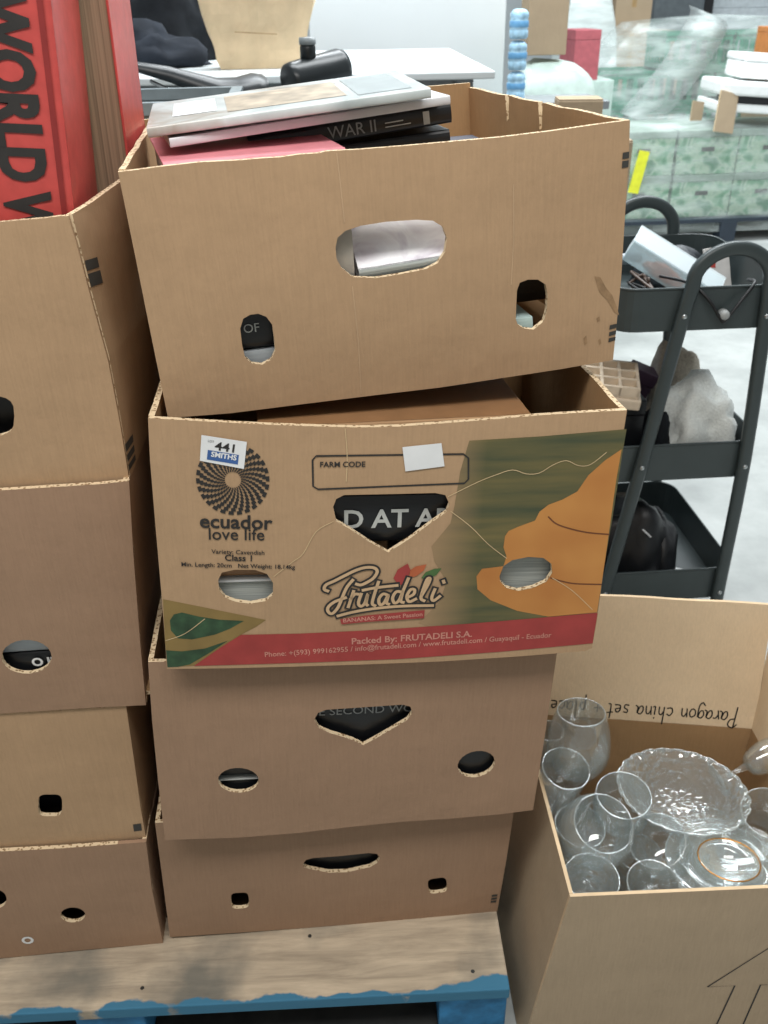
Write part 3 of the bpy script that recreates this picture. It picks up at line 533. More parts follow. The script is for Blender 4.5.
T = 0.006
def carton(key, label, depth, outer, rim_left=0.0, rim_right=0.0, inset=(0, 0), notch=(), side_holes=True, bulge=0.003, wall_x=None, group=None, back_top=0.0):
    d = BOX_DATA[key]; f = d['frame']; out = d['outline']; holes = d['holes']
    e = empty('banana_box', label=label, cat='box', group=group)
    zs = [p[1] for p in out]; xs = [p[0] for p in out]
    # put the thing's origin at the foot of its front face
    ox, oz = (0, 0) if key[0] == 'b' else ((min(xs)+max(xs))/2, min(zs))
    e.matrix_world = frame_matrix(f) @ Matrix.Translation((ox, 0, oz))
    out = [(a-ox, b-oz) for a, b in out]; holes = [[(a-ox, b-oz) for a, b in h] for h in holes]
    xs = [p[0] for p in out]; zs = [p[1] for p in out]; x0, x1, z0, z1 = min(xs), max(xs), min(zs), max(zs)
    def bul(a, b):
        s = (a-x0)/(x1-x0); t = (b-z0)/(z1-z0)
        return -bulge*math.sin(math.pi*min(1, max(0, s)))*(0.35+0.65*math.sin(math.pi*min(1, max(0, t)))) if 0 <= s <= 1 else 0
    fm = lambda a, b, dd: (a, bul(a, b)+dd, b)
    mats = [outer, EDGE, CARD_IN]
    fp = plate('front_panel', out, holes, fm, T, mats, e, step=0.03)
    front_ = fp
    def span(z):
        z = min(max(z, z0+0.012), z1-0.012); r = []
        for i, p in enumerate(out):
            q = out[(i+1) % len(out)]
            if (p[1] > z) != (q[1] > z): r.append(p[0]+(q[0]-p[0])*(z-p[1])/(q[1]-p[1]))
        return min(r), max(r)
    for pg in fp.data.polygons:      # only the rim and the holes show cut edges, the corners are folds
        if pg.material_index == 1:
            c_ = pg.center; a_, b_ = span(c_.z)
            if (c_.x-a_ < 0.004 or b_-c_.x < 0.004) and z0+0.004 < c_.z < z1-0.004: pg.material_index = 0
    L_ = [p for p in out if p[0] < x0+0.06]; R_ = [p for p in out if p[0] > x1-0.06]
    zl0, zl1 = min(p[1] for p in L_), max(p[1] for p in L_); zr0, zr1 = min(p[1] for p in R_), max(p[1] for p in R_)
    def side(nm, left, za, zb, rear):
        top = [(depth, zb+rear)]
        k = 12
        for i in range(k-1, 0, -1):
            s = T+(depth-T)*i/k
            top.append((s, zb+rear*(i/k)+0.0009*math.sin(i*2.3+len(key))))
        for (ns, nd) in (notch if not left else ()):
            for i, p in enumerate(top):
                if p[0] < ns:
                    q = top[i-1]; zz_ = (p[1]+q[1])/2
                    top[i:i] = [(ns+0.007, zz_), (ns+0.003, zz_-nd*0.6), (ns+0.002, zz_-nd), (ns-0.004, zz_-nd*0.9), (ns-0.005, zz_)]
                    break
        ol = [(T, za), (depth, za)] + top + [(T, zb)]
        hs = []
        if side_holes:
            zc = (za+zb)/2+0.01; yc = depth*0.45
            hs = [[(yc+0.03*math.cos(a)*abs(math.cos(a))**-.4, zc+0.02*math.sin(a)) for a in [2*math.pi*(i+.5)/20 for i in range(20)]]]
        sg = -1 if left else 1; ins = inset[0 if left else 1]
        def mp(s, z, dd):
            xl, xr = span(z); x = xl if left else xr
            if wall_x and not left: x = x + wall_x(s, (z-z0)/(z1-z0))
            return (x - sg*(ins*s/depth+dd), s, z)
        return plate(nm, ol, hs, mp, T, mats, e, step=0.035)
    side('left_panel', True, zl0, zl1, rim_left)
    rp = side('right_panel', False, zr0, zr1, rim_right)
    xl, xr = span((z0+z1)/2); wr = wall_x(depth, 1.0) if wall_x else 0
    bl, br = xl+inset[0]+T, xr-inset[1]-T+wr
    plate('back_panel', [(bl, z0+0.008), (br, z0+0.008), (br, z1+rim_right+back_top), (bl, z1+rim_left+back_top)], [], lambda a, b, dd: (a, depth-T+dd, b), T, [CARD_IN, EDGE, outer], e, step=0.1)
    plate('bottom_panel', [(-1, T), (1, T), (1, depth-T), (-1, depth-T)], [],
          lambda a, s, dd: ((xl+T+inset[0]*s/depth)*(1-a)/2+(xr-T-inset[1]*s/depth)*(1+a)/2, s, (zl0 if a < 0 else zr0)+0.012+dd), T, [CARD_IN, EDGE], e, step=0.5)
    return e, fp, fm

def local(parent, M): return parent.matrix_world @ M
def place(parent, x, y, z, rz=0, rx=0, ry=0):
    return parent.matrix_world @ Matrix.Translation((x, y, z)) @ Matrix.Rotation(rz, 4, 'Z') @ Matrix.Rotation(rx, 4, 'X') @ Matrix.Rotation(ry, 4, 'Y')

G_BOX = None
b1, b1f, b1m = carton('b1', 'open kraft carton on top of the taller stack, with books and magazines inside', 0.42, CARD, inset=(0.03, 0.035), notch=((0.19, 0.03), (0.285, 0.03)), bulge=0.004, back_top=0.006)
b2, b2f, b2m = carton('b2', 'banana carton printed with a green leaf, orange bananas and a red band', 0.40, CARD, bulge=0.003)
b3, b3f, b3m = carton('b3', 'plain kraft carton directly under the printed banana carton', 0.40, CARD2, bulge=0.004)
b4, b4f, b4m = carton('b4', 'plain kraft carton at the bottom of the taller stack, on the pallet', 0.40, CARD2, bulge=0.002)
def l1_wall(s, t):
    pts = ((0, 0), (.08, .019), (.16, .036), (.3, .038), (.42, .030), (.55, .02))
    for (a, va), (b, vb) in zip(pts, pts[1:]):
        if s <= b: v = va+(vb-va)*(max(s, a)-a)/(b-a); break
    else: v = pts[-1][1]
    return v*(0.15+0.85*max(0, min(1, t)))
l1, l1f, l1m = carton('L1', 'open kraft carton on top of the left stack, holding tall red books', 0.50, CARD, rim_right=0.03, wall_x=l1_wall, bulge=0.004)
l2, l2f, l2m = carton('L2', 'kraft carton second from the top of the left stack, with one oval hole', 0.50, CARD2, bulge=0.003)
l3, l3f, l3m = carton('L3', 'kraft carton third from the top of the left stack, with a small square hole', 0.50, CARD, bulge=0.003)
l4, l4f, l4m = carton('L4', 'kraft carton at the bottom of the left stack, bearing a small white ring', 0.50, CARD2, bulge=0.002)

# ---- crease and fold lines, marks
for nm, f, m, key in (('registration_bar', b1f, b1m, 'b1_bars'), ('registration_bar', b4f, b4m, 'b4_bars')):
    for q in PRINT[key]: decal(nm, q, m, 0.0006, INK_SOFT, f)
SOFT = plain('soft_crease', 'bb9d7c', .85)
for pth in ([(-.048, .245), (-.047, .22), (-.046, .182)], [(-.043, .118), (-.041, .06), (-.042, .0)], [(.126, .10), (.128, .15), (.127, .2)]): ribbon('crease', [pth], 0.0012, b1m, 0.0004, SOFT, b1f)
STAIN = plain('damp_stain', '957858', 0.85, var=.12, scale=90)
for q in PRINT['b1_stain']: decal('stain', q, b1m, 0.0004, STAIN, b1f)
lx, lz = l3.matrix_world.translation.x, l3.matrix_world.translation.z
for q in PRINT['L3_bars']: decal('registration_bar', [(a-lx, b-lz) for a, b in q], l3m, 0.0006, INK_SOFT, l3f)
(rx_, rz_), _ = PRINT['ring']; lx, lz = l4.matrix_world.translation.x, l4.matrix_world.translation.z
ring = [(rx_-lx+0.0065*math.cos(2*math.pi*i/20), rz_-lz+0.0065*math.sin(2*math.pi*i/20)) for i in range(20)]
ribbon('ring_mark', [ring], 0.004, l4m, 0.0008, WHITE, l4f, closed=True)
# registration bars on the right wall of the top-left carton
zt = 1.2
lx, lz = l1.matrix_world.translation.x, l1.matrix_world.translation.z
def l1_side(s, z):
    t = (z-0.918)/0.284
    o = BOX_DATA['L1']['outline']; r = []
    for i, p in enumerate(o):
        q = o[(i+1) % len(o)]
        if (p[1] > z) != (q[1] > z): r.append(p[0]+(q[0]-p[0])*(z-p[1])/(q[1]-p[1]))
    return (max(r)+l1_wall(s, t)+0.0008-lx, s, z-lz)
for (s0, s1, za, zb) in ((.006, .035, 1.148, 1.158), (.006, .035, 1.132, 1.145), (.004, .04, .951, .960), (.004, .04, .939, .947), (.004, .04, .928, .935)):
    mesh('registration_bar', [l1_side(s0, za), l1_side(s1, za-.004), l1_side(s1, zb-.004), l1_side(s0, zb)], [(0, 1, 2, 3)], INK_SOFT, l1)

# ---- printing on the banana carton
Pn = PRINT
def leaf_mat():
    m, N, L, b = nodes('printed_leaf_green'); b.inputs['Roughness'].default_value = 0.7
    tc = N.new('ShaderNodeTexCoord'); mp = N.new('ShaderNodeMapping'); mp.inputs['Rotation'].default_value = (0, math.radians(-18), 0); mp.inputs['Scale'].default_value = (2.5, 1, 28)
    n = N.new('ShaderNodeTexNoise'); n.inputs['Scale'].default_value = 2.2; n.inputs['Detail'].default_value = 4
    L.new(tc.outputs['Object'], mp.inputs[0]); L.new(mp.outputs[0], n.inputs['Vector'])
    r = N.new('ShaderNodeValToRGB'); r.color_ramp.elements[0].position = 0.3; r.color_ramp.elements[1].position = 0.72
    r.color_ramp.elements[0].color = lin('414a34'); r.color_ramp.elements[1].color = lin('73683f')
    L.new(n.outputs['Fac'], r.inputs[0])
    # the print fades into bare board at its left edge
    sx = N.new('ShaderNodeSeparateXYZ'); L.new(tc.outputs['Object'], sx.inputs[0])
    mr = N.new('ShaderNodeMapRange'); mr.inputs[1].default_value = 0.035; mr.inputs[2].default_value = 0.10; mr.inputs[3].default_value = 1; mr.inputs[4].default_value = 0
    L.new(sx.outputs[0], mr.inputs[0]); mx = N.new('ShaderNodeMix'); mx.data_type = 'RGBA'
    L.new(mr.outputs[0], mx.inputs['Factor']); L.new(r.outputs[0], mx.inputs['A']); mx.inputs['B'].default_value = lin('a58765')
    L.new(mx.outputs['Result'], b.inputs['Base Color']); return m
def banana_mat():
    m, N, L, b = nodes('printed_banana_orange'); b.inputs['Roughness'].default_value = 0.7
    tc = N.new('ShaderNodeTexCoord'); n = N.new('ShaderNodeTexNoise'); n.inputs['Scale'].default_value = 14; L.new(tc.outputs['Object'], n.inputs['Vector'])
    r = N.new('ShaderNodeValToRGB'); r.color_ramp.elements[0].position = 0.3; r.color_ramp.elements[1].position = 0.7
    r.color_ramp.elements[0].color = lin('b5763a'); r.color_ramp.elements[1].color = lin('c68a48'); L.new(n.outputs['Fac'], r.inputs[0]); L.new(r.outputs[0], b.inputs['Base Color']); return m
RED_P = plain('printed_red', 'a03c38', 0.7); OLIVE = plain('printed_olive', '877040', 0.7); DGREEN = plain('printed_dark_green', '2f4a31', 0.7, var=0.2, scale=60)
BROWN_L = plain('printed_brown_line', '6d3f24', 0.7); TAN_P = plain('printed_cream', 'c8a883', 0.7); PINKISH = plain('printed_pale_red', 'c88a7a', 0.7); ORANGE_P = plain('printed_orange', 'b5603a', 0.7); GREEN_P = plain('printed_green', '4a6a3a', 0.7)
holes2 = BOX_DATA['b2']['holes']
def dec2(nm, key, off, mat, cut=True):
    poly = Pn[key]
    # holes of the board are cut through the print as well
    V, Tt = triangulate(poly, [], 0.012)
    keep = [t for t in Tt if not (cut and any(inside((sum(V[i][0] for i in t)/3, sum(V[i][1] for i in t)/3), h) for h in holes2))]
    if cut:
        cl = [h for h in holes2 if any(inside(p, poly) for p in h)]
        if cl:
            vs = [Vector(p) for p in resample(poly, 0.012)]; es = [(i, (i+1) % len(vs)) for i in range(len(vs))]
            for h in cl:
                bse = len(vs); vs += [Vector(p) for p in h]; es += [(bse+i, bse+(i+1) % len(h)) for i in range(len(h))]
            xs = [p[0] for p in poly]; ys = [p[1] for p in poly]
            gx = min(xs)
            while gx < max(xs):
                gy = min(ys)
                while gy < max(ys):
                    if inside((gx, gy), poly) and not any(inside((gx, gy), h) for h in cl): vs.append(Vector((gx, gy)))
                    gy += 0.012
                gx += 0.012
            r = delaunay_2d_cdt(vs, es, [], 0, 1e-6); V = [(v.x, v.y) for v in r[0]]; keep = []
            for t in r[2]:
                c = (sum(V[i][0] for i in t)/3, sum(V[i][1] for i in t)/3)
                if inside(c, poly) and not any(inside(c, h) for h in cl): keep.append(tuple(t))
    return mesh(nm, [b2m(a, b, -off) for a, b in V], keep, mat, b2f)
dec2('printed_leaf', 'green', 0.0003, leaf_mat()); dec2('printed_bananas', 'banana', 0.0005, banana_mat())
dec2('printed_stem', 'leaf_base', 0.0003, OLIVE); dec2('printed_stem_tip', 'leaf_dark', 0.0005, DGREEN); dec2('printed_stem_tip', 'leaf_dark2', 0.0005, DGREEN)
dec2('printed_band', 'red', 0.0006, RED_P)
for k_ in ('crease1', 'crease2'): ribbon('printed_crease', [catmull(Pn[k_])], 0.0016, b2m, 0.0008, BROWN_L, b2f)
ribbon('farm_code_frame', [Pn['farm']], 0.0019, b2m, 0.0008, INK, b2f, closed=True)
for p in Pn['perf']: ribbon('perforation_crease', [catmull(p, 4)], 0.0008, b2m, 0.0009, CREASE, b2f)
for nm, key, s, mt, bold, hs in (('printed_words', 't_farm', 'FARM CODE', INK, 0.02, 1), ('printed_words', 't_ecuador', 'ecuador', INK, 0.022, 1), ('printed_words', 't_love', 'love life', INK, 0.008, 1.05),
        ('printed_words', 't_var', 'Variety: Cavendish', INK, 0.01, 1), ('printed_words', 't_class', 'Class 1', INK, 0.02, 1), ('printed_words', 't_min', 'Min. Length: 20cm   Net Weight: 18.14kg', INK, 0.015, 1),
        ('printed_words', 't_packed', 'Packed By: FRUTADELI S.A.', PINKISH, 0.02, 1.0), ('printed_words', 't_phone', 'Phone: +(593) 999162955 / info@frutadeli.com / www.frutadeli.com / Guayaquil - Ecuador', PINKISH, 0.012, 1.1)):
    lettering(nm, s, Pn[key][0], Pn[key][1], b2m, 0.0009, mt, b2f, bold=bold, hs=hs)
# spiral sun emblem
cx, cz = Pn['suncenter'][0]; ro = abs(Pn['suncenter'][1][0]-cx); rv = abs(Pn['suncenter'][2][1]-cz)/ro
V = []; Fc = []
nring, nsec = 9, 26; ri = ro*0.22
for r in range(nring):
    ra = ri+(ro-ri)*(r/nring)**1.15; rb = ri+(ro-ri)*((r+1)/nring)**1.15
    for s in range(nsec):
        tw = 0.5*(r % 2)+r*0.22
        a0 = 2*math.pi*(s+tw)/nsec; a1 = a0+2*math.pi/nsec*(0.54+0.08*r/nring)
        q = len(V)
        for (rr, aa) in ((ra, a0), (ra, a1), (rb, a1), (rb, a0)): V.append((cx+rr*math.cos(aa), cz+rr*rv*math.sin(aa)))
        Fc.append((q, q+1, q+2, q+3))
mesh('spiral_emblem', [b2m(a, b, -0.0008) for a, b in V], Fc, INK, b2f)
# stickers
st = decal('lot_sticker', Pn['sticker'], b2m, 0.0012, WHITE, b2f)
BLUE_P = plain('printed_blue', '3a5f9a', 0.6)
decal('sticker_panel', Pn['bluebox'], b2m, 0.0015, BLUE_P, b2f)
lettering('sticker_number', '441', *Pn['t_441'], b2m, 0.0016, INK, b2f, bold=0.02, hs=0.85)
lettering('sticker_word', 'LOT', *Pn['t_lot'], b2m, 0.0016, INK_SOFT, b2f)
lettering('sticker_word', 'SMITHS', *Pn['t_smiths'], b2m, 0.0018, WHITE, b2f, bold=0.03)
decal('blank_sticker', Pn['blank'], b2m, 0.0012, WHITE, b2f)
# script logo
sc = [catmull(p, 6) for p in Pn['script']]
ribbon('logo_outline', sc, 0.0082, b2m, 0.0010, INK, b2f)
ribbon('logo_script', sc, 0.0036, b2m, 0.0014, TAN_P, b2f)
decal('logo_leaf', Pn['lf_red'], b2m, 0.0009, RED_P, b2f); decal('logo_leaf', Pn['lf_orange'], b2m, 0.00085, ORANGE_P, b2f); decal('logo_leaf', Pn['lf_green'], b2m, 0.0008, GREEN_P, b2f)
decal('logo_ribbon', Pn['ribbon'], b2m, 0.0016, RED_P, b2f)
lettering('printed_words', 'BANANAS: A Sweet Passion', *Pn['t_rib'], b2m, 0.0019, PINKISH, b2f, bold=0.02)

# loose flap hanging under the top carton
plate('bottom_flap', [(0.05, -0.012), (0.235, -0.004), (0.235, 0.004), (0.05, -0.004)], [], lambda a, b, dd: (a, 0.03+dd*12, b-0.004), 0.004, [CARD_IN, EDGE], b1, step=0.05)

# ------------------------------------------------------------------ books in the cartons
GREY = plain('grey_book_cover', '8d9396', 0.4); NAVY = plain('navy_book_cover', '1b2a44', 0.4); PINK = plain('pink_red_book_cover', 'dc8c94', 0.5, var=0.04); SILVER = plain('silver_lettering', 'b9bcb8', 0.45); DIM = plain('dim_grey_lettering', '5d6064', 0.5)
TEAL_C = plain('teal_book_cover', '6f8f92', 0.45); BROWN_C = plain('brown_book_cover', '8f6a48', 0.5); SLATE = plain('slate_book_cover', '5f666b', 0.5)
def picture_mat(name, cols, scale, rough=0.3):
    m, N, L, b = nodes(name); b.inputs['Roughness'].default_value = rough
    tc = N.new('ShaderNodeTexCoord'); n = N.new('ShaderNodeTexNoise'); n.inputs['Scale'].default_value = scale; n.inputs['Detail'].default_value = 5; n.inputs['Distortion'].default_value = 0.6
    L.new(tc.outputs['Object'], n.inputs['Vector']); r = N.new('ShaderNodeValToRGB'); els = r.color_ramp.elements
    for i in range(len(cols)-2): els.new(0.5)
    for i, c in enumerate(cols): els[i].position = 0.28+0.44*i/(len(cols)-1); els[i].color = lin(c)
    L.new(n.outputs['Fac'], r.inputs[0]); L.new(r.outputs[0], b.inputs['Base Color']); return m
PAGES_GREY = page_mat('grey_page_edges', 'aab0ac')
PHOTO = picture_mat('printed_photo_cover', ['8d8090', 'd4d0d8', 'f2f2f4', 'e2e0e4', 'b8a8b0'], 22)
MAGCOV = picture_mat('pale_magazine_cover', ['8d9999', 'b4bebe', 'cdd6d5', 'a8a298', 'c2cac9'], 7, 0.25)
MAGCOV2 = picture_mat('grey_magazine_cover', ['bfc1c4', 'cdcfd2', 'd6d8da'], 9, 0.3)
spn = lambda a, b, dd: (a, -0.0045+dd, b)

def stack_book(parent, label, x0, x1, y, z0, z1, w, cover, pages=PAGES, rz=0, ry=0, text=None, group=None, sm=None):
    e, sp = book(label, (x1-x0, w, z1-z0), cover, pages, M=place(parent, (x0+x1)/2, y, z0, rz, 0, ry), spine_mat=sm, group=group)
    if text:
        s, a, b, mt, bold = text
        lettering('title', s, a, b, lambda u, v, dd: (u, -0.0044+dd+0.001, v), 0.0008, mt, e, bold=bold)
    return e
# top carton, left pile
stack_book(b1, 'grey book with red lettering seen in the lower left hole of the top carton', -.225, -.02, .014, .019, .058, .20, GREY, text=('OO OO OO', (-.08, .004), (.09, .004), plain('red_lettering', 'c4403c', 0.5), .04))
stack_book(b1, 'black book lettered OF seen in the lower left hole of the top carton', -.225, -.02, .016, .0605, .118, .20, BLACK_COVER, text=('OF', (-.034, .018), (-.018, .018), SILVER, 0))
stack_book(b1, 'beige book hidden below the pink book', -.225, -.037, .014, .1195, .198, .20, plain('beige_book_cover', 'b3aca0', .5))
stack_book(b1, 'pink-red hardback lying flat at the front left of the top carton', -.208, -.036, .012, .199, .2465, .21, PINK, rz=math.radians(4), sm=PINK)
# right pile
stack_book(b1, 'pale teal book at the bottom of the right pile in the top carton', .0, .157, .014, .019, .056, .22, plain('pale_teal_cover', 'a9bfbc', .45))
stack_book(b1, 'black book above the pale teal one in the top carton', .0, .21, .06, .058, .112, .23, BLACK_COVER)
_e, _s = book('thick book with a purple and white photograph behind the oval handle hole', (.19, .085, .021), PHOTO, PAGES, M=place(b1, .062, .016, .1165, math.radians(1.5), math.radians(33), math.radians(-3)), spine_mat=PAGES_GREY)
stack_book(b1, 'black book without title below the war history in the top carton', -.03, .10, .128, .205, .236, .19, BLACK_COVER, ry=math.radians(-2.5))
wb = stack_book(b1, 'black book titled WAR II under the white magazines', -.12, .10, .122, .2385, .259, .20, BLACK_COVER, ry=math.radians(-4), text=('WAR II', (-.026, .0045), (.026, .0045), plain('pewter_lettering', '8d8f8e', .5), 0.0))
for (xa, xb, za, zb) in ((.078, .085, .003, .016), (.036, .056, .0105, .0115), (.036, .064, .0065, .0075)): mesh('spine_print', [(xa, -.0047, za), (xb, -.0047, za), (xb, -.0047, zb), (xa, -.0047, zb)], [(0, 1, 2, 3)], SILVER, wb)
stack_book(b1, 'dark book filling the rear of the right pile in the top carton', .0, .19, .14, .122, .20, .20, NAVY)
def mag(label, c, t, cov, M=None):
    """thin magazine through four corners FL FR RR RL (top surface)"""
    FL, FR_, RR, RL = [Vector(v) for v in c]
    x = (FR_-FL); l = x.length; x.normalize(); n = x.cross(RL-FL).normalized(); y = n.cross(x)
    m = Matrix((x, y, n)).transposed().to_4x4(); m.translation = (FL+FR_)/2 - n*t
    w = ((RL-FL).dot(y)+(RR-FR_).dot(y))/2
    return book(label, (l, w, t), cov, PAGES, M=b1.matrix_world @ m, name='magazine', magazine=True, round_spine=0.0015)
mag('thin pale magazine lowest of the pair lying on the top carton', ((-.2, .058, .2635), (.088, .085, .277), (.105, .27, .282), (-.18, .25, .2685)), .0085, MAGCOV2)
um, _ = mag('glossy pale green magazine lying uppermost on the top carton', ((-.2195, .058, .2745), (.058, .048, .289), (.088, .225, .2945), (-.19, .24, .280)), .009, MAGCOV)
for nm, (xa, xb, ya, yb), mt in (('cover_photo', (-.06, .06, .03, .15), plain('tan_cover_photo', 'b3a793', .3, var=.2, scale=40)), ('cover_panel', (-.115, -.07, .05, .15), plain('white_cover_panel', 'dfe5e5', .3)), ('cover_panel', (.07, .125, .02, .16), plain('grey_cover_panel', '9aa5a6', .3))):
    mesh(nm, [(xa, ya, .0094), (xb, ya, .0094), (xb, yb, .0094), (xa, yb, .0094)], [(0, 1, 2, 3)], mt, um)
# printed banana carton
stack_book(b2, 'black book lettered WORLD AT ARMS behind the hole of the printed carton', -.2, .13, .014, .150, .208, .2, BLACK_COVER, text=('WORLD AT ARMS', (-.109, .020), (.143, .020), SILVER, .02))
stack_book(b2, 'thin white booklet edge across the left hole of the printed carton', -.235, -.03, .013, .1035, .1085, .2, WHITE, sm=WHITE)
stack_book(b2, 'brown book above the booklet in the printed carton', -.235, -.03, .016, .1095, .148, .2, BROWN_C)
stack_book(b2, 'grey book below the booklet in the left hole of the printed carton', -.235, -.03, .015, .02, .1025, .2, SLATE, sm=PAGES_GREY)
stack_book(b2, 'slate grey book seen in the right hole of the printed carton', .02, .235, .014, .02, .148, .2, SLATE, sm=PAGES_GREY)
_e, _s = book('thick brown book with tan pages lying under the top carton', (.30, .14, .052), BROWN_C, PAGES_TAN, M=place(b2, .012, .05, .226, math.radians(3), 0, math.radians(-1)), spine_mat=PAGES_TAN)
# third carton
stack_book(b3, 'black book lettered SECOND WORLD WAR in the third carton', -.12, .15, .014, .13, .215, .2, BLACK_COVER, text=('THE SECOND WORLD', (-.085, .057), (.092, .057), plain('pewter_lettering', '8d8f8e', .5), .0))
stack_book(b3, 'black book with a pale rule in the left hole of the third carton', -.24, -.02, .014, .02, .082, .2, BLACK_COVER)
stack_book(b3, 'thin grey booklet between the black books of the third carton', -.24, -.02, .013, .0825, .0855, .2, SILVER)
stack_book(b3, 'black book resting on it in the third carton', -.24, -.02, .016, .0865, .128, .2, BLACK_COVER)
stack_book(b3, 'black book in the right hole of the third carton', .0, .24, .014, .02, .128, .2, BLACK_COVER)
# bottom carton
stack_book(b4, 'black book behind the slot of the bottom carton of the taller stack', -.11, .12, .014, .105, .175, .2, BLACK_COVER)
stack_book(b4, 'black book low in the bottom carton of the taller stack', -.23, .23, .03, .02, .10, .22, BLACK_COVER)
# left stack
def lplace(par, x, y, z): return (x-par.matrix_world.translation.x, y-par.matrix_world.translation.y, z-par.matrix_world.translation.z)
def lbook(par, label, x0, x1, y, z0, z1, w, cov, **k):
    tx, ty, tz = par.matrix_world.translation
    return stack_book(par, label, x0-tx, x1-tx, y, z0-tz, z1-tz, w, cov, **k)
lbook(l2, 'black book with white lettering in the oval hole of the left stack', -.44, -.25, .014, .63, .689, .2, BLACK_COVER, text=('O II', (-.012, .041), (.014, .041), WHITE, .04))
lbook(l2, 'silver grey book on top of it in the oval hole of the left stack', -.44, -.25, .014, .691, .74, .2, plain('silver_book_cover', 'a9b2b8', 0.35))
lbook(l3, 'black book in the small hole of the third left carton', -.56, -.29, .03, .38, .5, .2, BLACK_COVER)
lbook(l4, 'black book in the bottom left carton', -.62, -.29, .03, .17, .3, .2, BLACK_COVER)
lbook(l1, 'black book lying in the bottom of the top left carton', -.55, -.22, .03, .945, 1.05, .3, BLACK_COVER)

# tall red books standing in the top left carton: x -> up, spine facing the viewer
def upright(label, x_right, y, z, lean, height, width, thick, cover, pages, flip, rz=0):
    # book local: x up, y into the carton, z to the left
    tx, ty, tz = l1.matrix_world.translation
    m = Matrix(((0, 0, -1, 0), (0, 1, 0, 0), (1, 0, 0, 0), (0, 0, 0, 1)))
    M = Matrix.Translation((x_right, l1.matrix_world.translation.y+y, z)) @ Matrix.Rotation(rz, 4, 'Z') @ Matrix.Rotation(lean, 4, 'Y') @ m @ Matrix.Translation((height/2, 0, 0))
    if flip: M = M @ Matrix.Translation((0, width, thick)) @ Matrix.Rotation(math.pi, 4, 'X')
    return book(label, (height, width, thick), cover, pages, M=M, round_spine=0.003, spine_mat=cover)
r1, r1s = upright('thick red cloth book lettered WORLD WAR standing in the top left carton', -.2275, .034, 1.052, math.radians(4), .43, .125, .088, RED_BOOK, PAGES_OLD, False)
# spine text reads downwards
for w_, xa, xb, h_ in (('WORLD', .119, -.041, 1.0), ('WAR', -.049, -.145, 1.0)):
    V_, F_, _ = text_data(w_, .045); cap = max(v[1] for v in V_)
    mesh('title', [(xa+(xb-xa)*u, -0.0030, .062-v/cap*.043) for u, v in V_], F_, INK, r1)
V_, F_ = ribbon_data([[(-.21, .009), (.21, .009)]], .005)
mesh('spine_groove', [(a, -0.0022, b) for a, b in V_], F_, plain('dark_red_groove', '8a2c2a', 0.5), r1)
r2, r2s = upright('red book standing fore edge out beside the thick red one', -.183, .168, 1.052, math.radians(1.0), .43, .15, .042, RED_BOOK, PAGES_OLD_X, True)

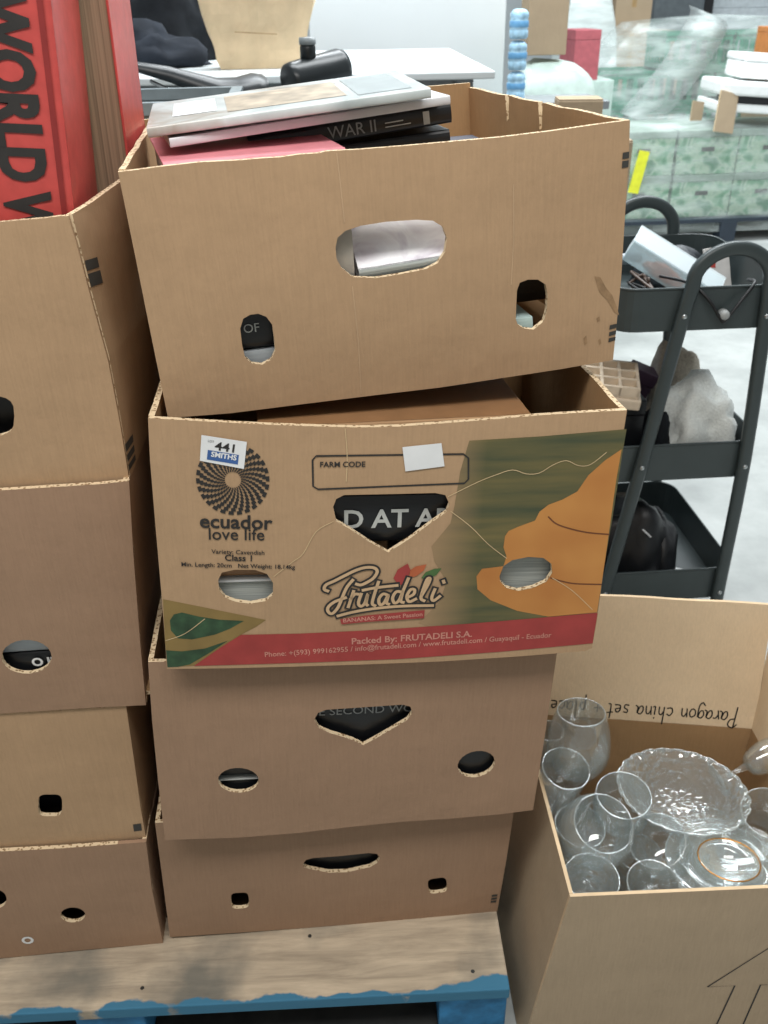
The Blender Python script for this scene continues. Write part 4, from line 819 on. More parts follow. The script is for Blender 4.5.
# ------------------------------------------------------------------ pallet
def wood_mat():
    m, N, L, b = nodes('weathered_pallet_wood'); b.inputs['Roughness'].default_value = 0.85
    tc = N.new('ShaderNodeTexCoord'); mp = N.new('ShaderNodeMapping'); mp.inputs['Scale'].default_value = (2.0, 16, 16)
    n = N.new('ShaderNodeTexNoise'); n.inputs['Scale'].default_value = 3; n.inputs['Detail'].default_value = 7; n.inputs['Roughness'].default_value = 0.65; n.inputs['Distortion'].default_value = 0.4
    L.new(tc.outputs['Object'], mp.inputs[0]); L.new(mp.outputs[0], n.inputs['Vector'])
    r = N.new('ShaderNodeValToRGB'); r.color_ramp.elements[0].position = 0.3; r.color_ramp.elements[1].position = 0.68
    r.color_ramp.elements[0].color = lin('948673'); r.color_ramp.elements[1].color = lin('c8b79e'); L.new(n.outputs['Fac'], r.inputs[0])
    # grey dirt patches
    n2 = N.new('ShaderNodeTexNoise'); n2.inputs['Scale'].default_value = 6; n2.inputs['Detail'].default_value = 6; L.new(tc.outputs['Object'], n2.inputs['Vector'])
    r2 = N.new('ShaderNodeValToRGB'); r2.color_ramp.elements[0].position = 0.48; r2.color_ramp.elements[1].position = 0.66; L.new(n2.outputs['Fac'], r2.inputs[0])
    mx = N.new('ShaderNodeMix'); mx.data_type = 'RGBA'; mr = N.new('ShaderNodeMath'); mr.operation = 'MULTIPLY'; mr.inputs[1].default_value = 0.75
    L.new(r2.outputs[0], mr.inputs[0]); L.new(mr.outputs[0], mx.inputs['Factor']); L.new(r.outputs[0], mx.inputs['A']); mx.inputs['B'].default_value = lin('565a56')
    # worn blue paint that survives along the front edge (object y = 0) and the right end
    sx = N.new('ShaderNodeSeparateXYZ'); L.new(tc.outputs['Object'], sx.inputs[0])
    n3 = N.new('ShaderNodeTexNoise'); n3.inputs['Scale'].default_value = 16; n3.inputs['Detail'].default_value = 5; L.new(tc.outputs['Object'], n3.inputs['Vector'])
    e = N.new('ShaderNodeMapRange'); e.inputs[1].default_value = 0.0; e.inputs[2].default_value = 0.045; e.inputs[3].default_value = 0.57; e.inputs[4].default_value = -0.3; L.new(sx.outputs[1], e.inputs[0])
    e2 = N.new('ShaderNodeMapRange'); e2.inputs[1].default_value = -0.12; e2.inputs[2].default_value = 0.0; e2.inputs[3].default_value = 0.0; e2.inputs[4].default_value = 0.42; L.new(sx.outputs[0], e2.inputs[0])
    s1 = N.new('ShaderNodeMath'); s1.operation = 'ADD'; L.new(e.outputs[0], s1.inputs[0]); L.new(e2.outputs[0], s1.inputs[1])
    s2 = N.new('ShaderNodeMath'); s2.operation = 'ADD'; L.new(s1.outputs[0], s2.inputs[0]); L.new(n3.outputs['Fac'], s2.inputs[1])
    r3 = N.new('ShaderNodeValToRGB'); r3.color_ramp.elements[0].position = 0.93; r3.color_ramp.elements[1].position = 0.99; L.new(s2.outputs[0], r3.inputs[0])
    mx2 = N.new('ShaderNodeMix'); mx2.data_type = 'RGBA'; L.new(r3.outputs[0], mx2.inputs['Factor']); L.new(mx.outputs['Result'], mx2.inputs['A']); mx2.inputs['B'].default_value = lin('3a7390')
    L.new(mx2.outputs['Result'], b.inputs['Base Color'])
    bp = N.new('ShaderNodeBump'); bp.inputs['Strength'].default_value = 0.4; bp.inputs['Distance'].default_value = 0.003; L.new(n.outputs['Fac'], bp.inputs['Height']); L.new(bp.outputs[0], b.inputs['Normal'])
    return m
WOOD = wood_mat(); BLUE_WOOD = plain('blue_painted_wood', '2f78a8', 0.7, var=0.15, scale=40, bump=0.4)
SHADED_WOOD = plain('shaded_dark_wood', '2c2d2c', .9, var=.2, scale=20, bump=.5)  # shade under the pallet put into the colour of its low boards
pal = empty('wooden_pallet', (0.236, 0.757, 0), (0, 0, math.radians(-3.0)), 'weathered wooden pallet with worn blue edge paint under the carton stacks', 'pallet')
plank_y = [(0.0, 0.145), (0.23, 0.33), (0.42, 0.52), (0.61, 0.71), (0.80, 0.94)]
for i, (ya, yb) in enumerate(plank_y):
    bm = bmesh.new(); bm_box(bm, (-1.16, 0, 0.116), (0, yb-ya, 0.138), 0.002)
    o = bm_obj('plank', bm, WOOD, pal); o.location = (0, ya, 0)
for xa in (-1.16, -0.63, -0.10):
    for ya in (0.012, 0.42, 0.84):
        box('block', (xa, ya, 0.022), (xa+0.1, ya+0.1, 0.1155), BLUE_WOOD, pal, bevel=0.003)
    box('runner', (xa, 0.0, 0.0), (xa+0.1, 0.95, 0.0215), SHADED_WOOD, pal, bevel=0.002)
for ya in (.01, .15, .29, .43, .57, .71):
    for xa, xb in ((-1.059, -.631), (-.529, -.101)): box('bottom_plank', (xa, ya, 0.001), (xb, ya+.125, 0.020), SHADED_WOOD, pal)
for p in range(5):
    bm = bmesh.new(); bmesh.ops.create_circle(bm, cap_ends=True, segments=10, radius=0.003); o = bm_obj('nail', bm, plain('steel_nail', '4a4a48', 0.5, metal=0.8), pal); o.location = (-0.05-0.24*p, 0.03+0.07*(p % 2), 0.1384)

# ------------------------------------------------------------------ carton of glassware
gM = Matrix.Translation((.304, .751, 0)) @ Matrix.Rotation(math.radians(-4.5), 4, 'Z')
g = empty('glassware_carton', label='open tall carton with raised flaps full of clear glassware, beside the pallet', cat='box'); g.matrix_world = gM
FOLD = plain('folded_board_rim', 'c9b08e', 0.85)
FLAP_IN = cardboard('kraft_flap_lit', 'd6bf9f')  # same board made paler: overhead light on the raised flaps put into the colour
FLc, FRc, RRc, RLc = Vector((0, 0)), Vector((.365, .008)), Vector((.358, .306)), Vector((-.012, .356))
GZ = 0.34
def gpanel(nm, A, B, z0, z1, lean=0.0, trim=0.0, shear=0.0, mats=(CARD3, FOLD, CARD3), jag=0.0):
    d = (B-A); L_ = d.length; d.normalize(); n = Vector((d.y, -d.x))   # outward (right-hand) normal
    ol = [(trim, z0), (L_-trim, z0)]
    k = 10
    for i in range(k+1):
        s = L_-trim-(L_-2*trim)*i/k; ol.append((s, z1+jag*math.sin(i*1.7)))
    def mp(s, z, dd):
        q = A + d*(s + shear*(z-z0)*s/L_) + n*(lean*(z-z0) - dd)
        k_ = max(0.0, 1-z/GZ)          # the walls splay a little towards the foot, more on the left
        return (q.x - 0.046*k_*max(0.0, 1-q.x/.36), q.y - 0.012*k_*(1 if q.y < .15 else -1), z)
    return plate(nm, ol, [], mp, 0.005, list(mats), g, step=0.06), mp
gf, gfm = gpanel('front_panel', FLc, FRc, 0.004, GZ)
gpanel('right_panel', FRc, RRc, 0.004, GZ, mats=(CARD3, FOLD, CARD_IN), trim=0.0055)
gb, _ = gpanel('back_panel', RRc, RLc, 0.004, GZ, mats=(CARD3, FOLD, CARD_IN))
gpanel('left_panel', RLc, FLc, 0.004, GZ, trim=0.0055, mats=(CARD3, FOLD, CARD_IN))
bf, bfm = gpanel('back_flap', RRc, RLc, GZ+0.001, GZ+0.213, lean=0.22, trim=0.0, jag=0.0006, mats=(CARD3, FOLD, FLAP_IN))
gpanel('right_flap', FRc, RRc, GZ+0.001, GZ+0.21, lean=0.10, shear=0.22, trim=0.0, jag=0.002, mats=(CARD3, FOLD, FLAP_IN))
mesh('bottom_panel', [(*FLc, .006), (*FRc, .006), (*RRc, .006), (*RLc, .006), (*FLc, .001), (*FRc, .001), (*RRc, .001), (*RLc, .001)], [(0, 1, 2, 3), (7, 6, 5, 4), (0, 4, 5, 1), (1, 5, 6, 2), (2, 6, 7, 3), (3, 7, 4, 0)], CARD_IN, g)
# up arrow on the front
PEN = plain('marker_ink', '1d1c1b', 0.6)
ar = [(.251, -.02), (.262, .137), (.225, .137), (.292, .217), (.335, .136), (.297, .136), (.288, -.02)]
ar = [(a+0.0, max(b, 0.01)) for a, b in ar]
ribbon('printed_arrow', [ar], 0.0022, lambda a, b, dd: gfm(a, b, dd), 0.0006, PEN, gf)
# handwriting, upside down on the raised back flap (letters in a unit em, x-height .5)
GL = {'P': [[(.1, -.25), (.25, .9)], [(.05, .75), (.3, .95), (.6, .8), (.5, .5), (.2, .42)]], 'a': [[(.45, .42), (.25, .5), (.08, .3), (.12, .05), (.3, .08), (.45, .42), (.42, .1), (.55, .02)]],
      'r': [[(.08, .48), (.15, .02)], [(.13, .25), (.28, .45), (.42, .44)]], 'g': [[(.45, .42), (.25, .5), (.08, .3), (.14, .08), (.32, .12), (.46, .45), (.4, -.2), (.2, -.4), (.05, -.25)]],
      'o': [[(.3, .48), (.1, .35), (.1, .1), (.28, .0), (.45, .2), (.4, .42), (.28, .48)]], 'n': [[(.08, .48), (.1, .02)], [(.1, .25), (.26, .46), (.4, .38), (.42, .02)]],
      'c': [[(.42, .4), (.25, .48), (.08, .28), (.14, .04), (.42, .06)]], 'h': [[(.14, 1.0), (.08, .02)], [(.1, .25), (.26, .46), (.4, .36), (.4, .02)]], 'i': [[(.15, .46), (.13, .02), (.24, .03)], [(.17, .66), (.18, .7)]],
      's': [[(.38, .44), (.18, .46), (.14, .3), (.34, .2), (.3, .02), (.08, .03)]], 'e': [[(.1, .24), (.38, .3), (.3, .48), (.1, .36), (.1, .08), (.4, .05)]], 't': [[(.22, .85), (.16, .1), (.3, .02)], [(.04, .5), (.38, .54)]],
      '+': [[(.22, .5), (.2, .1)], [(.05, .3), (.4, .32)]], 'p': [[(.12, .46), (.06, -.4)], [(.1, .3), (.26, .48), (.42, .3), (.3, .06), (.1, .1)]], 'l': [[(.16, 1.0), (.12, .1), (.22, .02)]],
      'm': [[(.06, .46), (.08, .02)], [(.08, .28), (.22, .46), (.3, .36), (.3, .02)], [(.3, .28), (.44, .46), (.54, .34), (.55, .02)]]}
ADV = {'P': .62, 'm': .66, 'i': .3, 'l': .3, ' ': .42, 't': .42, 'r': .45}
s = 'Paragon china set + placem'; tot = sum(ADV.get(c, .54) for c in s)
Lf = (RLc-RRc).length; A0, A1 = Lf-0.345, Lf-0.045       # along the flap, from the right end
x = 0; paths = []
A0 = 0.028; span_ = 0.316; em = span_/tot
for c in s:
    for st_ in GL.get(c, []):
        paths.append([(A0+(x+px_)*em, GZ+0.029-py_*em*1.25) for px_, py_ in catmull(st_, 5)])
    x += ADV.get(c, .54)
ribbon('handwriting', paths, 0.0021, lambda a, b, dd: bfm(a, b, 0.005-dd*1.0) if True else None, 0.0007, PEN, bf)

GL_GROUP = 'clear glassware in the tall carton'
def stemware(label, pos, tilt, bowl, stem_h=0.08, foot=0.033, mat=GLASS, name='wine_glass'):
    """bowl: list of (r, z) outside profile from the bottom of the bowl to the rim; z=0 at the foot"""
    e = empty(name, label=label, cat='glass', group=GL_GROUP)
    M = gM @ Matrix.Translation(pos) @ Matrix.Rotation(tilt[1], 4, 'Z') @ Matrix.Rotation(tilt[0], 4, 'X')
    e.matrix_world = M
    top = bowl[-1][1]+stem_h
    sm = catmull(bowl, 5)
    outp = [(r, z+stem_h) for r, z in sm]; th = 0.0016
    prof = [(0.0, outp[0][1])] + outp + [(outp[-1][0]-th*0.5, outp[-1][1]+0.0008)] + [(max(0, r-th), z+th) for r, z in reversed(outp[1:])] + [(0, outp[0][1]+th*2)]
    o = lathe('bowl', prof, mat, e, segs=44)
    rr_ = outp[-1][0]-.0008
    tube('rim', [(rr_*math.cos(2*math.pi*i/44), rr_*math.sin(2*math.pi*i/44), outp[-1][1]+.0004) for i in range(44)], .0009, RIMG, e, segs=6, closed=True)
    if stem_h > 0:
        lathe('stem', [(0.0, 0.004), (0.006, 0.005), (0.0036, 0.02), (0.0034, stem_h*0.7), (0.006, stem_h), (0, stem_h)], mat, e, segs=16)
        lathe('foot', [(0, 0), (foot, 0), (foot, 0.0015), (foot*0.4, 0.004), (0, 0.006)], mat, e, segs=36)
    return e
wine = [(0.004, 0), (0.030, .006), (0.046, .03), (0.0495, .055), (0.046, .085), (0.037, .118)]
balloon = [(0.004, 0), (0.03, .008), (0.05, .035), (0.054, .055), (0.050, .075), (0.043, .092)]
tumbler = [(0.026, 0), (0.030, .002), (0.034, .05), (0.0365, .09)]
goblet = [(0.004, 0), (0.026, .006), (0.040, .03), (0.043, .055), (0.041, .08)]
sherry = [(0.003, 0), (0.016, .006), (0.024, .03), (0.025, .055), (0.0225, .075)]
def top_at(x, y, z, tilt, tz, h):
    """position of the foot so that the rim centre lands on x, y, z"""
    ax = Matrix.Rotation(tz, 3, 'Z') @ Matrix.Rotation(tilt, 3, 'X') @ Vector((0, 0, 1))
    return tuple(Vector((x, y, z))-ax*h)
R_ = math.radians
stemware('tall clear wine glass standing highest at the back left of the carton', top_at(.064, .27, .414, R_(-6), 0, .198), (R_(-6), 0), wine)
stemware('clear wine glass half hidden behind the cardboard stack edge', top_at(.022, .285, .362, R_(4), R_(15), .155), (R_(4), R_(15)), sherry)
stemware('straight clear tumbler with a thin rim at the left wall', top_at(.032, .205, .362, R_(14), R_(25), .09), (R_(14), R_(25)), tumbler, 0, name='tumbler')
stemware('round clear brandy balloon with its mouth tipped towards the front', top_at(.070, .115, .345, R_(24), R_(12), .162), (R_(24), R_(12)), balloon, .07)
stemware('clear goblet tucked behind the brandy balloon', top_at(.115, .175, .335, R_(10), R_(-20), .15), (R_(10), R_(-20)), goblet, .07)
stemware('small clear sherry glass lying on the cut glass dish', (.272, .215, .318), (R_(72), R_(105)), sherry, .05, foot=.026)
stemware('clear jug shaped glass at the right edge of the carton', top_at(.318, .135, .335, R_(16), R_(-15), .115), (R_(16), R_(-15)), [(0.03, 0), (0.036, .004), (0.042, .04), (0.036, .08), (0.040, .115)], 0, name='glass_jug')
stemware('cut glass tumbler in the front left corner', top_at(.042, .048, .315, R_(6), 0, .085), (R_(6), 0), [(0.028, 0), (0.033, .004), (0.036, .05), (0.038, .085)], 0, mat=CUT, name='tumbler')
stemware('clear tumbler standing at the front between the balloon and the plates', top_at(.128, .045, .298, R_(10), R_(-10), .085), (R_(10), R_(-10)), tumbler, 0, name='tumbler')
stemware('cut glass tumbler lower down behind the straight one', top_at(.048, .150, .300, R_(8), R_(40), .085), (R_(8), R_(40)), [(0.028, 0), (0.033, .004), (0.036, .05), (0.038, .085)], 0, mat=CUT, name='tumbler')
stemware('clear goblet lying low in the middle of the carton', top_at(.150, .110, .312, R_(30), R_(-60), .14), (R_(30), R_(-60)), goblet, .06)
# scalloped cut glass dish leaning at the back right
dish = empty('cut_glass_dish', label='oval cut glass dish with a scalloped rim at the back of the carton', cat='dish', group=GL_GROUP)
dish.matrix_world = gM @ Matrix.Translation((.215, .205, .262)) @ Matrix.Rotation(R_(-20), 4, 'Z') @ Matrix.Rotation(R_(14), 4, 'X') @ Matrix.Diagonal((1.0, 0.72, 1, 1))
pr = [(0, 0), (.045, .0), (.06, .012), (.078, .04), (.092, .062), (.094, .066), (.090, .066), (.074, .043), (.056, .016), (.042, .005), (0, .005)]
tube('rim', [(.0945*(1+.03*abs(math.sin(12*2*math.pi*i/96)))*math.cos(2*math.pi*i/96), .0945*(1+.03*abs(math.sin(12*2*math.pi*i/96)))*math.sin(2*math.pi*i/96), .066) for i in range(96)], .0017, RIMG, dish, segs=6, closed=True)
lathe('bowl', pr, CUT, dish, segs=96, wob=lambda a, r, z: 1+(0.035*abs(math.sin(12*a)) if z > .055 else 0.012*math.cos(24*a)))
for i in range(16):
    a = 2*math.pi*i/16
    bm = bmesh.new(); bmesh.ops.create_icosphere(bm, subdivisions=1, radius=0.0075, matrix=Matrix.Translation((.093*math.cos(a), .093*math.sin(a), .06)) @ Matrix.Diagonal((.6, .6, 1.2, 1)))
    bm_obj('scallop', bm, CUT, dish)
# plates and the gold rimmed saucer
GOLD = plain('gold_rim', 'b98a4a', 0.25, metal=1.0)
def gplate(label, pos, tx, tz, r, name='glass_plate', rim=None, depth=.014):
    e = empty(name, label=label, cat='plate', group=GL_GROUP)
    e.matrix_world = gM @ Matrix.Translation(pos) @ Matrix.Rotation(tz, 4, 'Z') @ Matrix.Rotation(tx, 4, 'X')
    lathe('disc', [(0, 0), (r*.6, 0), (r*.68, depth*.35), (r*.97, depth), (r, depth+.001), (r*.985, depth+.003), (r*.66, depth*.35+.003), (r*.58, .003), (0, .003)], GLASS, e, segs=56)
    tube('rim', [(r*.992*math.cos(2*math.pi*i/48), r*.992*math.sin(2*math.pi*i/48), depth+.002) for i in range(48)], .0011, rim or RIMG, e, segs=6, closed=True)
    return e
gplate('large clear glass plate lowest of the stacked plates at the front right', (.246, .092, .268), R_(-2), 0, .082)
gplate('clear glass plate in the middle of the stacked plates', (.248, .086, .280), R_(-2), 0, .067)
gplate('small clear glass bowl with a fine gold rim lying on the plates', (.242, .072, .290), R_(-8), 0, .042, rim=GOLD, name='gold_rimmed_bowl', depth=.02)
# lower layer that carries the upper one
lower = [('clear tumbler deep in the carton, back left', .06, .26), ('clear tumbler deep in the carton, front left', .05, .10), ('clear tumbler deep in the carton, middle', .15, .17), ('clear tumbler deep in the carton, front right', .25, .09), ('clear tumbler deep in the carton, back right', .28, .22)]
for lb, x_, y_ in lower: stemware(lb, (x_, y_, .125), (0, 0), tumbler, 0, mat=CUT, name='tumbler')
for i, (lb, x_, y_) in enumerate(lower): stemware(lb.replace('deep in', 'at the very bottom of'), (x_, y_, .008), (0, 0), [(a*1.05, b*1.25) for a, b in tumbler], 0, mat=CUT, name='tumbler')

# ------------------------------------------------------------------ trolley
DARK = plain('dark_green_grey_enamel', '3a4344', 0.35, var=0.03)
RUBBER = plain('black_rubber', '17181a', 0.5); STEEL = plain('bright_steel', 'b9bdbe', 0.3, metal=0.9)
tr = empty('tool_trolley', (0.802, 1.915, 0), (0, 0, R_(-1)), 'dark grey three-tier trolley with arched handles and cluttered trays', 'trolley')
TW, TD = 0.36, 0.43
def rrect(w, d, r, n=6):
    o = []
    for cx_, cy_, a0 in ((w/2-r, d/2-r, 0), (-w/2+r, d/2-r, 90), (-w/2+r, -d/2+r, 180), (w/2-r, -d/2+r, 270)):
        for i in range(n+1):
            a = math.radians(a0+90*i/n); o.append((cx_+r*math.cos(a), cy_+r*math.sin(a)))
    return o
def tray(z, h):
    ot = rrect(TW, TD, .05); it = rrect(TW-.004, TD-.004, .048); n = len(ot)
    V = [(x, y, z) for x, y in ot]+[(x*1.012, y*1.012, z+h) for x, y in ot]+[(x*1.012, y*1.012, z+h) for x, y in it]+[(x, y, z+.003) for x, y in it]
    Fc = []
    for i in range(n):
        j = (i+1) % n
        Fc += [(i, j, n+j, n+i), (n+i, n+j, 2*n+j, 2*n+i), (2*n+i, 2*n+j, 3*n+j, 3*n+i)]
    Fc += [tuple(range(n))[::-1], tuple(range(3*n, 4*n))]
    o = mesh('tray', V, Fc, DARK, tr)
    tube('rolled_rim', [(x*1.012, y*1.012, z+h) for x, y in rrect(TW, TD, .05)], .0028, DARK, o, segs=6, closed=True)
    return o
t1, t2, t3 = tray(.776, .088), tray(.432, .088), tray(.103, .086)
def leg_frame(y):
    sh = -.03 if y > 0 else 0.0      # the rear handle is bent a little to the left
    p = [(-.138, y, .06), (-.130, y, .15), (-.085, y, .48), (-.045, y, .80), (-.034, y, .865)]
    for i in range(1, 10):
        a = math.pi-math.pi*i/10; p.append((.044+.079*math.cos(a), y, .872+.07*math.sin(a)))
    p += [(.123, y, .865), (.128, y, .80), (.146, y, .48), (.148, y, .15), (.149, y, .06)]
    p = [(x+sh*min(1, max(0, (z-.15)/.7)), yy, z) for x, yy, z in p]
    P = catmull(p, 3)
    # flat bar: swept rectangle
    V = []; Fc = []; w, d = .027, .011
    for i, q in enumerate(P):
        q = Vector(q); a = Vector(P[max(i-1, 0)]); b = Vector(P[min(i+1, len(P)-1)]); t_ = (b-a).normalized(); nrm = Vector((t_.z, 0, -t_.x))
        for (u, v) in ((-.5, -.3), (-.3, -.5), (.3, -.5), (.5, -.3), (.5, .3), (.3, .5), (-.3, .5), (-.5, .3)): V.append(q+nrm*u*w+Vector((0, 1, 0))*v*d*1.6)
    for i in range(len(P)-1):
        for k_ in range(8): Fc.append((i*8+k_, i*8+(k_+1) % 8, (i+1)*8+(k_+1) % 8, (i+1)*8+k_))
    Fc += [tuple(range(8))[::-1], tuple((len(P)-1)*8+k_ for k_ in range(8))]
    o = mesh('leg_frame', V, Fc, DARK, tr, smooth=True)
    sg = -1 if y < 0 else 1
    for (bx, bz) in ((-.044, .812), (.126, .806), (-.086, .476), (.146, .466), (-.131, .145), (.148, .130)):
        bm = bmesh.new(); bmesh.ops.create_uvsphere(bm, u_segments=12, v_segments=6, radius=.0055, matrix=Matrix.Translation((bx, y+sg*.009, bz)) @ Matrix.Diagonal((1, .6, 1, 1)))
        bm_obj('bolt', bm, STEEL, o, smooth=True)
leg_frame(-TD/2-.0115); leg_frame(TD/2+.0115)
for x_ in (-.138, .149):
    for y_ in (-TD/2-.0115, TD/2+.0115):
        w = lathe('caster', [(0, -.009), (.024, -.009), (.027, -.006), (.027, .006), (.024, .009), (0, .009)], RUBBER, tr, segs=20, M=Matrix.Translation((x_, y_, .027)) @ Matrix.Rotation(math.pi/2, 4, 'Y'))
        box('fork', (x_-.012, y_-.006, .03), (x_+.012, y_+.006, .064), STEEL, w)
tube('back_post', [(-.12, .20, .52), (-.12, .20, .775)], .012, DARK, tr, segs=8)
TRM = Matrix.Translation((0.802, 1.915, 0)) @ Matrix.Rotation(R_(-1), 4, 'Z')
def wpt(x, y, z): return tuple(TRM @ Vector((x, y, z)))

def blob(name, label, cat, loc, size, mat, seed, fold=0.25, freq=3.0, rz=0, group=None, flat=True, parent=None, pw=1.0):
    bm = bmesh.new(); bmesh.ops.create_icosphere(bm, subdivisions=4, radius=1.0)
    off = Vector((seed*7.1, seed*3.3, seed*1.7))
    for v in bm.verts:
        p = v.co.copy()
        n = noise.noise(p*freq*0.5+off)*fold + (1-abs(noise.noise(p*freq+off)*2))*fold*0.35-fold*0.2
        if pw != 1.0: p = Vector([math.copysign(abs(c)**pw, c) for c in p])
        q = p*(1+n)
        if flat: q.z = max(q.z, -0.0) if q.z < 0 else q.z
        v.co = Vector((q.x*size[0], q.y*size[1], q.z*size[2]))
    o = bm_obj(name, bm, mat, parent, smooth=True)
    o.location = loc; o.rotation_euler = (0, 0, rz)
    if parent is None: tag(o, label, cat, group)
    return o

def cloth_mat(name, col, rough=0.9, scale=25, var=.1):
    return plain(name, col, rough, var=var, scale=scale, bump=0.6, spec=0.2)
BLACKCLOTH = cloth_mat('black_cloth', '1b1e22'); TOWEL = cloth_mat('pale_towel', 'd4d8d4', scale=200, var=.05); BEIGE = cloth_mat('beige_towel', 'b8b0a2', scale=200)
# top tray contents (floor of tray at .779)
tb = empty('plastic_box', wpt(-.005, -.015, .828), (R_(14), R_(28), R_(-24)), 'clear plastic tub tilted in the top tray, with something orange inside', 'box')
CLEAR = thin_glass('milky_plastic', tint=(.88, .92, .94), rough=0.45, body=.10, haze=.30)
for nm, lo, hi in (('base', (-.105, -.035, 0), (.105, .035, .002)), ('side', (-.105, -.035, 0), (.105, -.033, .05)), ('side', (-.105, .033, 0), (.105, .035, .05)), ('end', (-.105, -.035, 0), (-.103, .035, .05)), ('end', (.103, -.035, 0), (.105, .035, .05)), ('lid', (-.108, -.038, .05), (.108, .038, .054))):
    box(nm, lo, hi, CLEAR, tb, bevel=.0006)
blob('contents', None, None, (-.01, -.005, .003), (.05, .02, .022), plain('orange_plastic', 'd2663a', .4, var=.3, scale=40), 5, parent=tb)
o = tube('grey_tube', [wpt(-.15, -.005, .868), wpt(-.06, .015, .866)], .012, plain('grey_plastic_tube', '9aa2a8', .4), None, segs=14); tag(o, 'short grey plastic tube lying across the top tray below the black disc', 'tube')
for i in range(4):
    random.seed(40+i); pts = [wpt(-.13+.012*i+random.uniform(-.02, .05), -.13+random.uniform(-.04, .09), .79+.014*i+random.uniform(0, .03)) for _ in range(9)]
    tag(tube('cable', catmull(pts, 6), .0032, [RUBBER, plain('brown_cable', '4a3a30', .5)][i % 2], None, segs=6), ['thin black cable coiled lowest at the left of the top tray', 'brown cable tangled at the left of the top tray', 'black cable tangled above the brown one in the top tray', 'brown cable looped on top of the tangle in the top tray'][i], 'cable', 'cables in the trolley')
tag(tube('cable', catmull([wpt(-.06, -.12, .862), wpt(-.03, -.20, .869), wpt(.0, -.232, .845), wpt(.028, -.238, .808), wpt(.036, -.240, .800), wpt(.045, -.238, .808), wpt(.07, -.232, .842), wpt(.10, -.21, .868), wpt(.11, -.16, .86)], 8), .0035, RUBBER, None, segs=6), 'black cable hanging in a V over the front of the top tray', 'cable')
kb = lathe('knob', [(0, 0), (.010, .001), (.0115, .006), (.010, .018), (.006, .022), (0, .023)], plain('grey_knob', '9a9d9c', .45), None, segs=18, M=Matrix.Rotation(R_(90), 4, 'X')); kb.location = wpt(.037, -.222, .812); tag(kb, 'round grey knob fixed on the front of the top tray', 'knob')
md = empty('round_mirror', wpt(-.135, .19, .862), (R_(80), 0, 0), 'pale blue round disc inside the rear handle arch of the trolley', 'disc')
lathe('disc', [(0, 0), (.047, 0), (.048, .003), (.047, .006), (0, .006)], plain('pale_blue_disc', 'a9b9c6', .2), md, segs=32)
lathe('dark_centre', [(0, .0062), (.018, .0062), (.018, .0072), (0, .0075)], RUBBER, md, segs=20)
blob('black_pouch', 'soft black pouch at the back of the top tray', 'pouch', wpt(.06, .12, .780), (.10, .055, .085), plain('black_nylon', '2a2f34', .5, bump=.3), 3)
pk = box('paper_packet', (-.035, -.003, 0), (.035, .003, .09), plain('white_packet', 'd9d6d2', .5), None, bevel=.001); pk.location = wpt(.135, .02, .790); pk.rotation_euler = (R_(-20), 0, R_(20)); tag(pk, 'white packet with a red corner at the right of the top tray', 'packet')
mesh('red_print', [(-.03, -.0036, .05), (-.008, -.0036, .045), (-.005, -.0036, .075), (-.025, -.0036, .08)], [(0, 1, 2, 3)], plain('red_ink', 'b5453c', .5), pk)
blob('dark_clutter', 'dark brown leather pouch low in the front of the top tray', 'pouch', wpt(.04, -.13, .780), (.11, .05, .055), plain('brown_black_leather', '2c2322', .5), 9)
# middle tray (floor .435)
blob('folded_towel', 'white folded towel heaped in the middle tray', 'towel', wpt(.078, -.09, .436), (.092, .085, .170), TOWEL, 12, fold=.34, freq=3.4, pw=.78)
blob('folded_towel', 'beige towel behind the white one in the middle tray', 'towel', wpt(.078, .07, .436), (.07, .06, .205), BEIGE, 15, fold=.32, freq=3.2, pw=.8)
blob('black_cloth', 'black cloth bundled at the left of the middle tray', 'cloth', wpt(-.035, -.14, .436), (.045, .055, .14), BLACKCLOTH, 21, fold=.3)
def carton_small(name, label, cat, loc, dims, mat, rot=(0, 0, 0), bevel=.003, lid=True):
    e = empty(name, loc, rot, label, cat); w, d, h = dims
    box('body', (-w/2, -d/2, 0), (w/2, d/2, h*(.8 if lid else 1)), mat, e, bevel)
    if lid: box('lid', (-w/2-.001, -d/2-.001, h*.8+.0005), (w/2+.001, d/2+.001, h), mat, e, bevel)
    return e
carton_small('purple_box', 'dark purple box leaning at the back left of the middle tray', 'box', wpt(-.075, .045, .45), (.06, .05, .17), plain('purple_card', '4a3348', .45), (R_(8), R_(24), 0))
carton_small('blue_tub', 'blue plastic tub at the back of the middle tray', 'tub', wpt(-.125, .15, .436), (.085, .07, .19), plain('blue_plastic', '4a72b0', .35))
carton_small('olive_box', 'flat olive box leaning in front of the purple one', 'box', wpt(-.065, -.03, .447), (.07, .02, .12), plain('olive_card', '8a8464', .5), (R_(-12), R_(-20), 0))
lathe('light_bulb', [(0, 0), (.012, 0), (.013, .025), (.022, .04), (.030, .062), (.026, .085), (.012, .098), (0, .101)], plain('grey_frosted_glass', 'a8b4b8', .25), None).location = wpt(-.135, .02, .50); bpy.data.objects['light_bulb'].rotation_euler = (R_(-15), 0, 0)
tag(bpy.data.objects['light_bulb'], 'grey frosted bulb beside the blue tub in the middle tray', 'bulb')
bd = carton_small('tin', 'dark tin standing under the bulb in the middle tray', 'tin', wpt(-.13, .015, .436), (.05, .05, .063), BLACK_COVER)
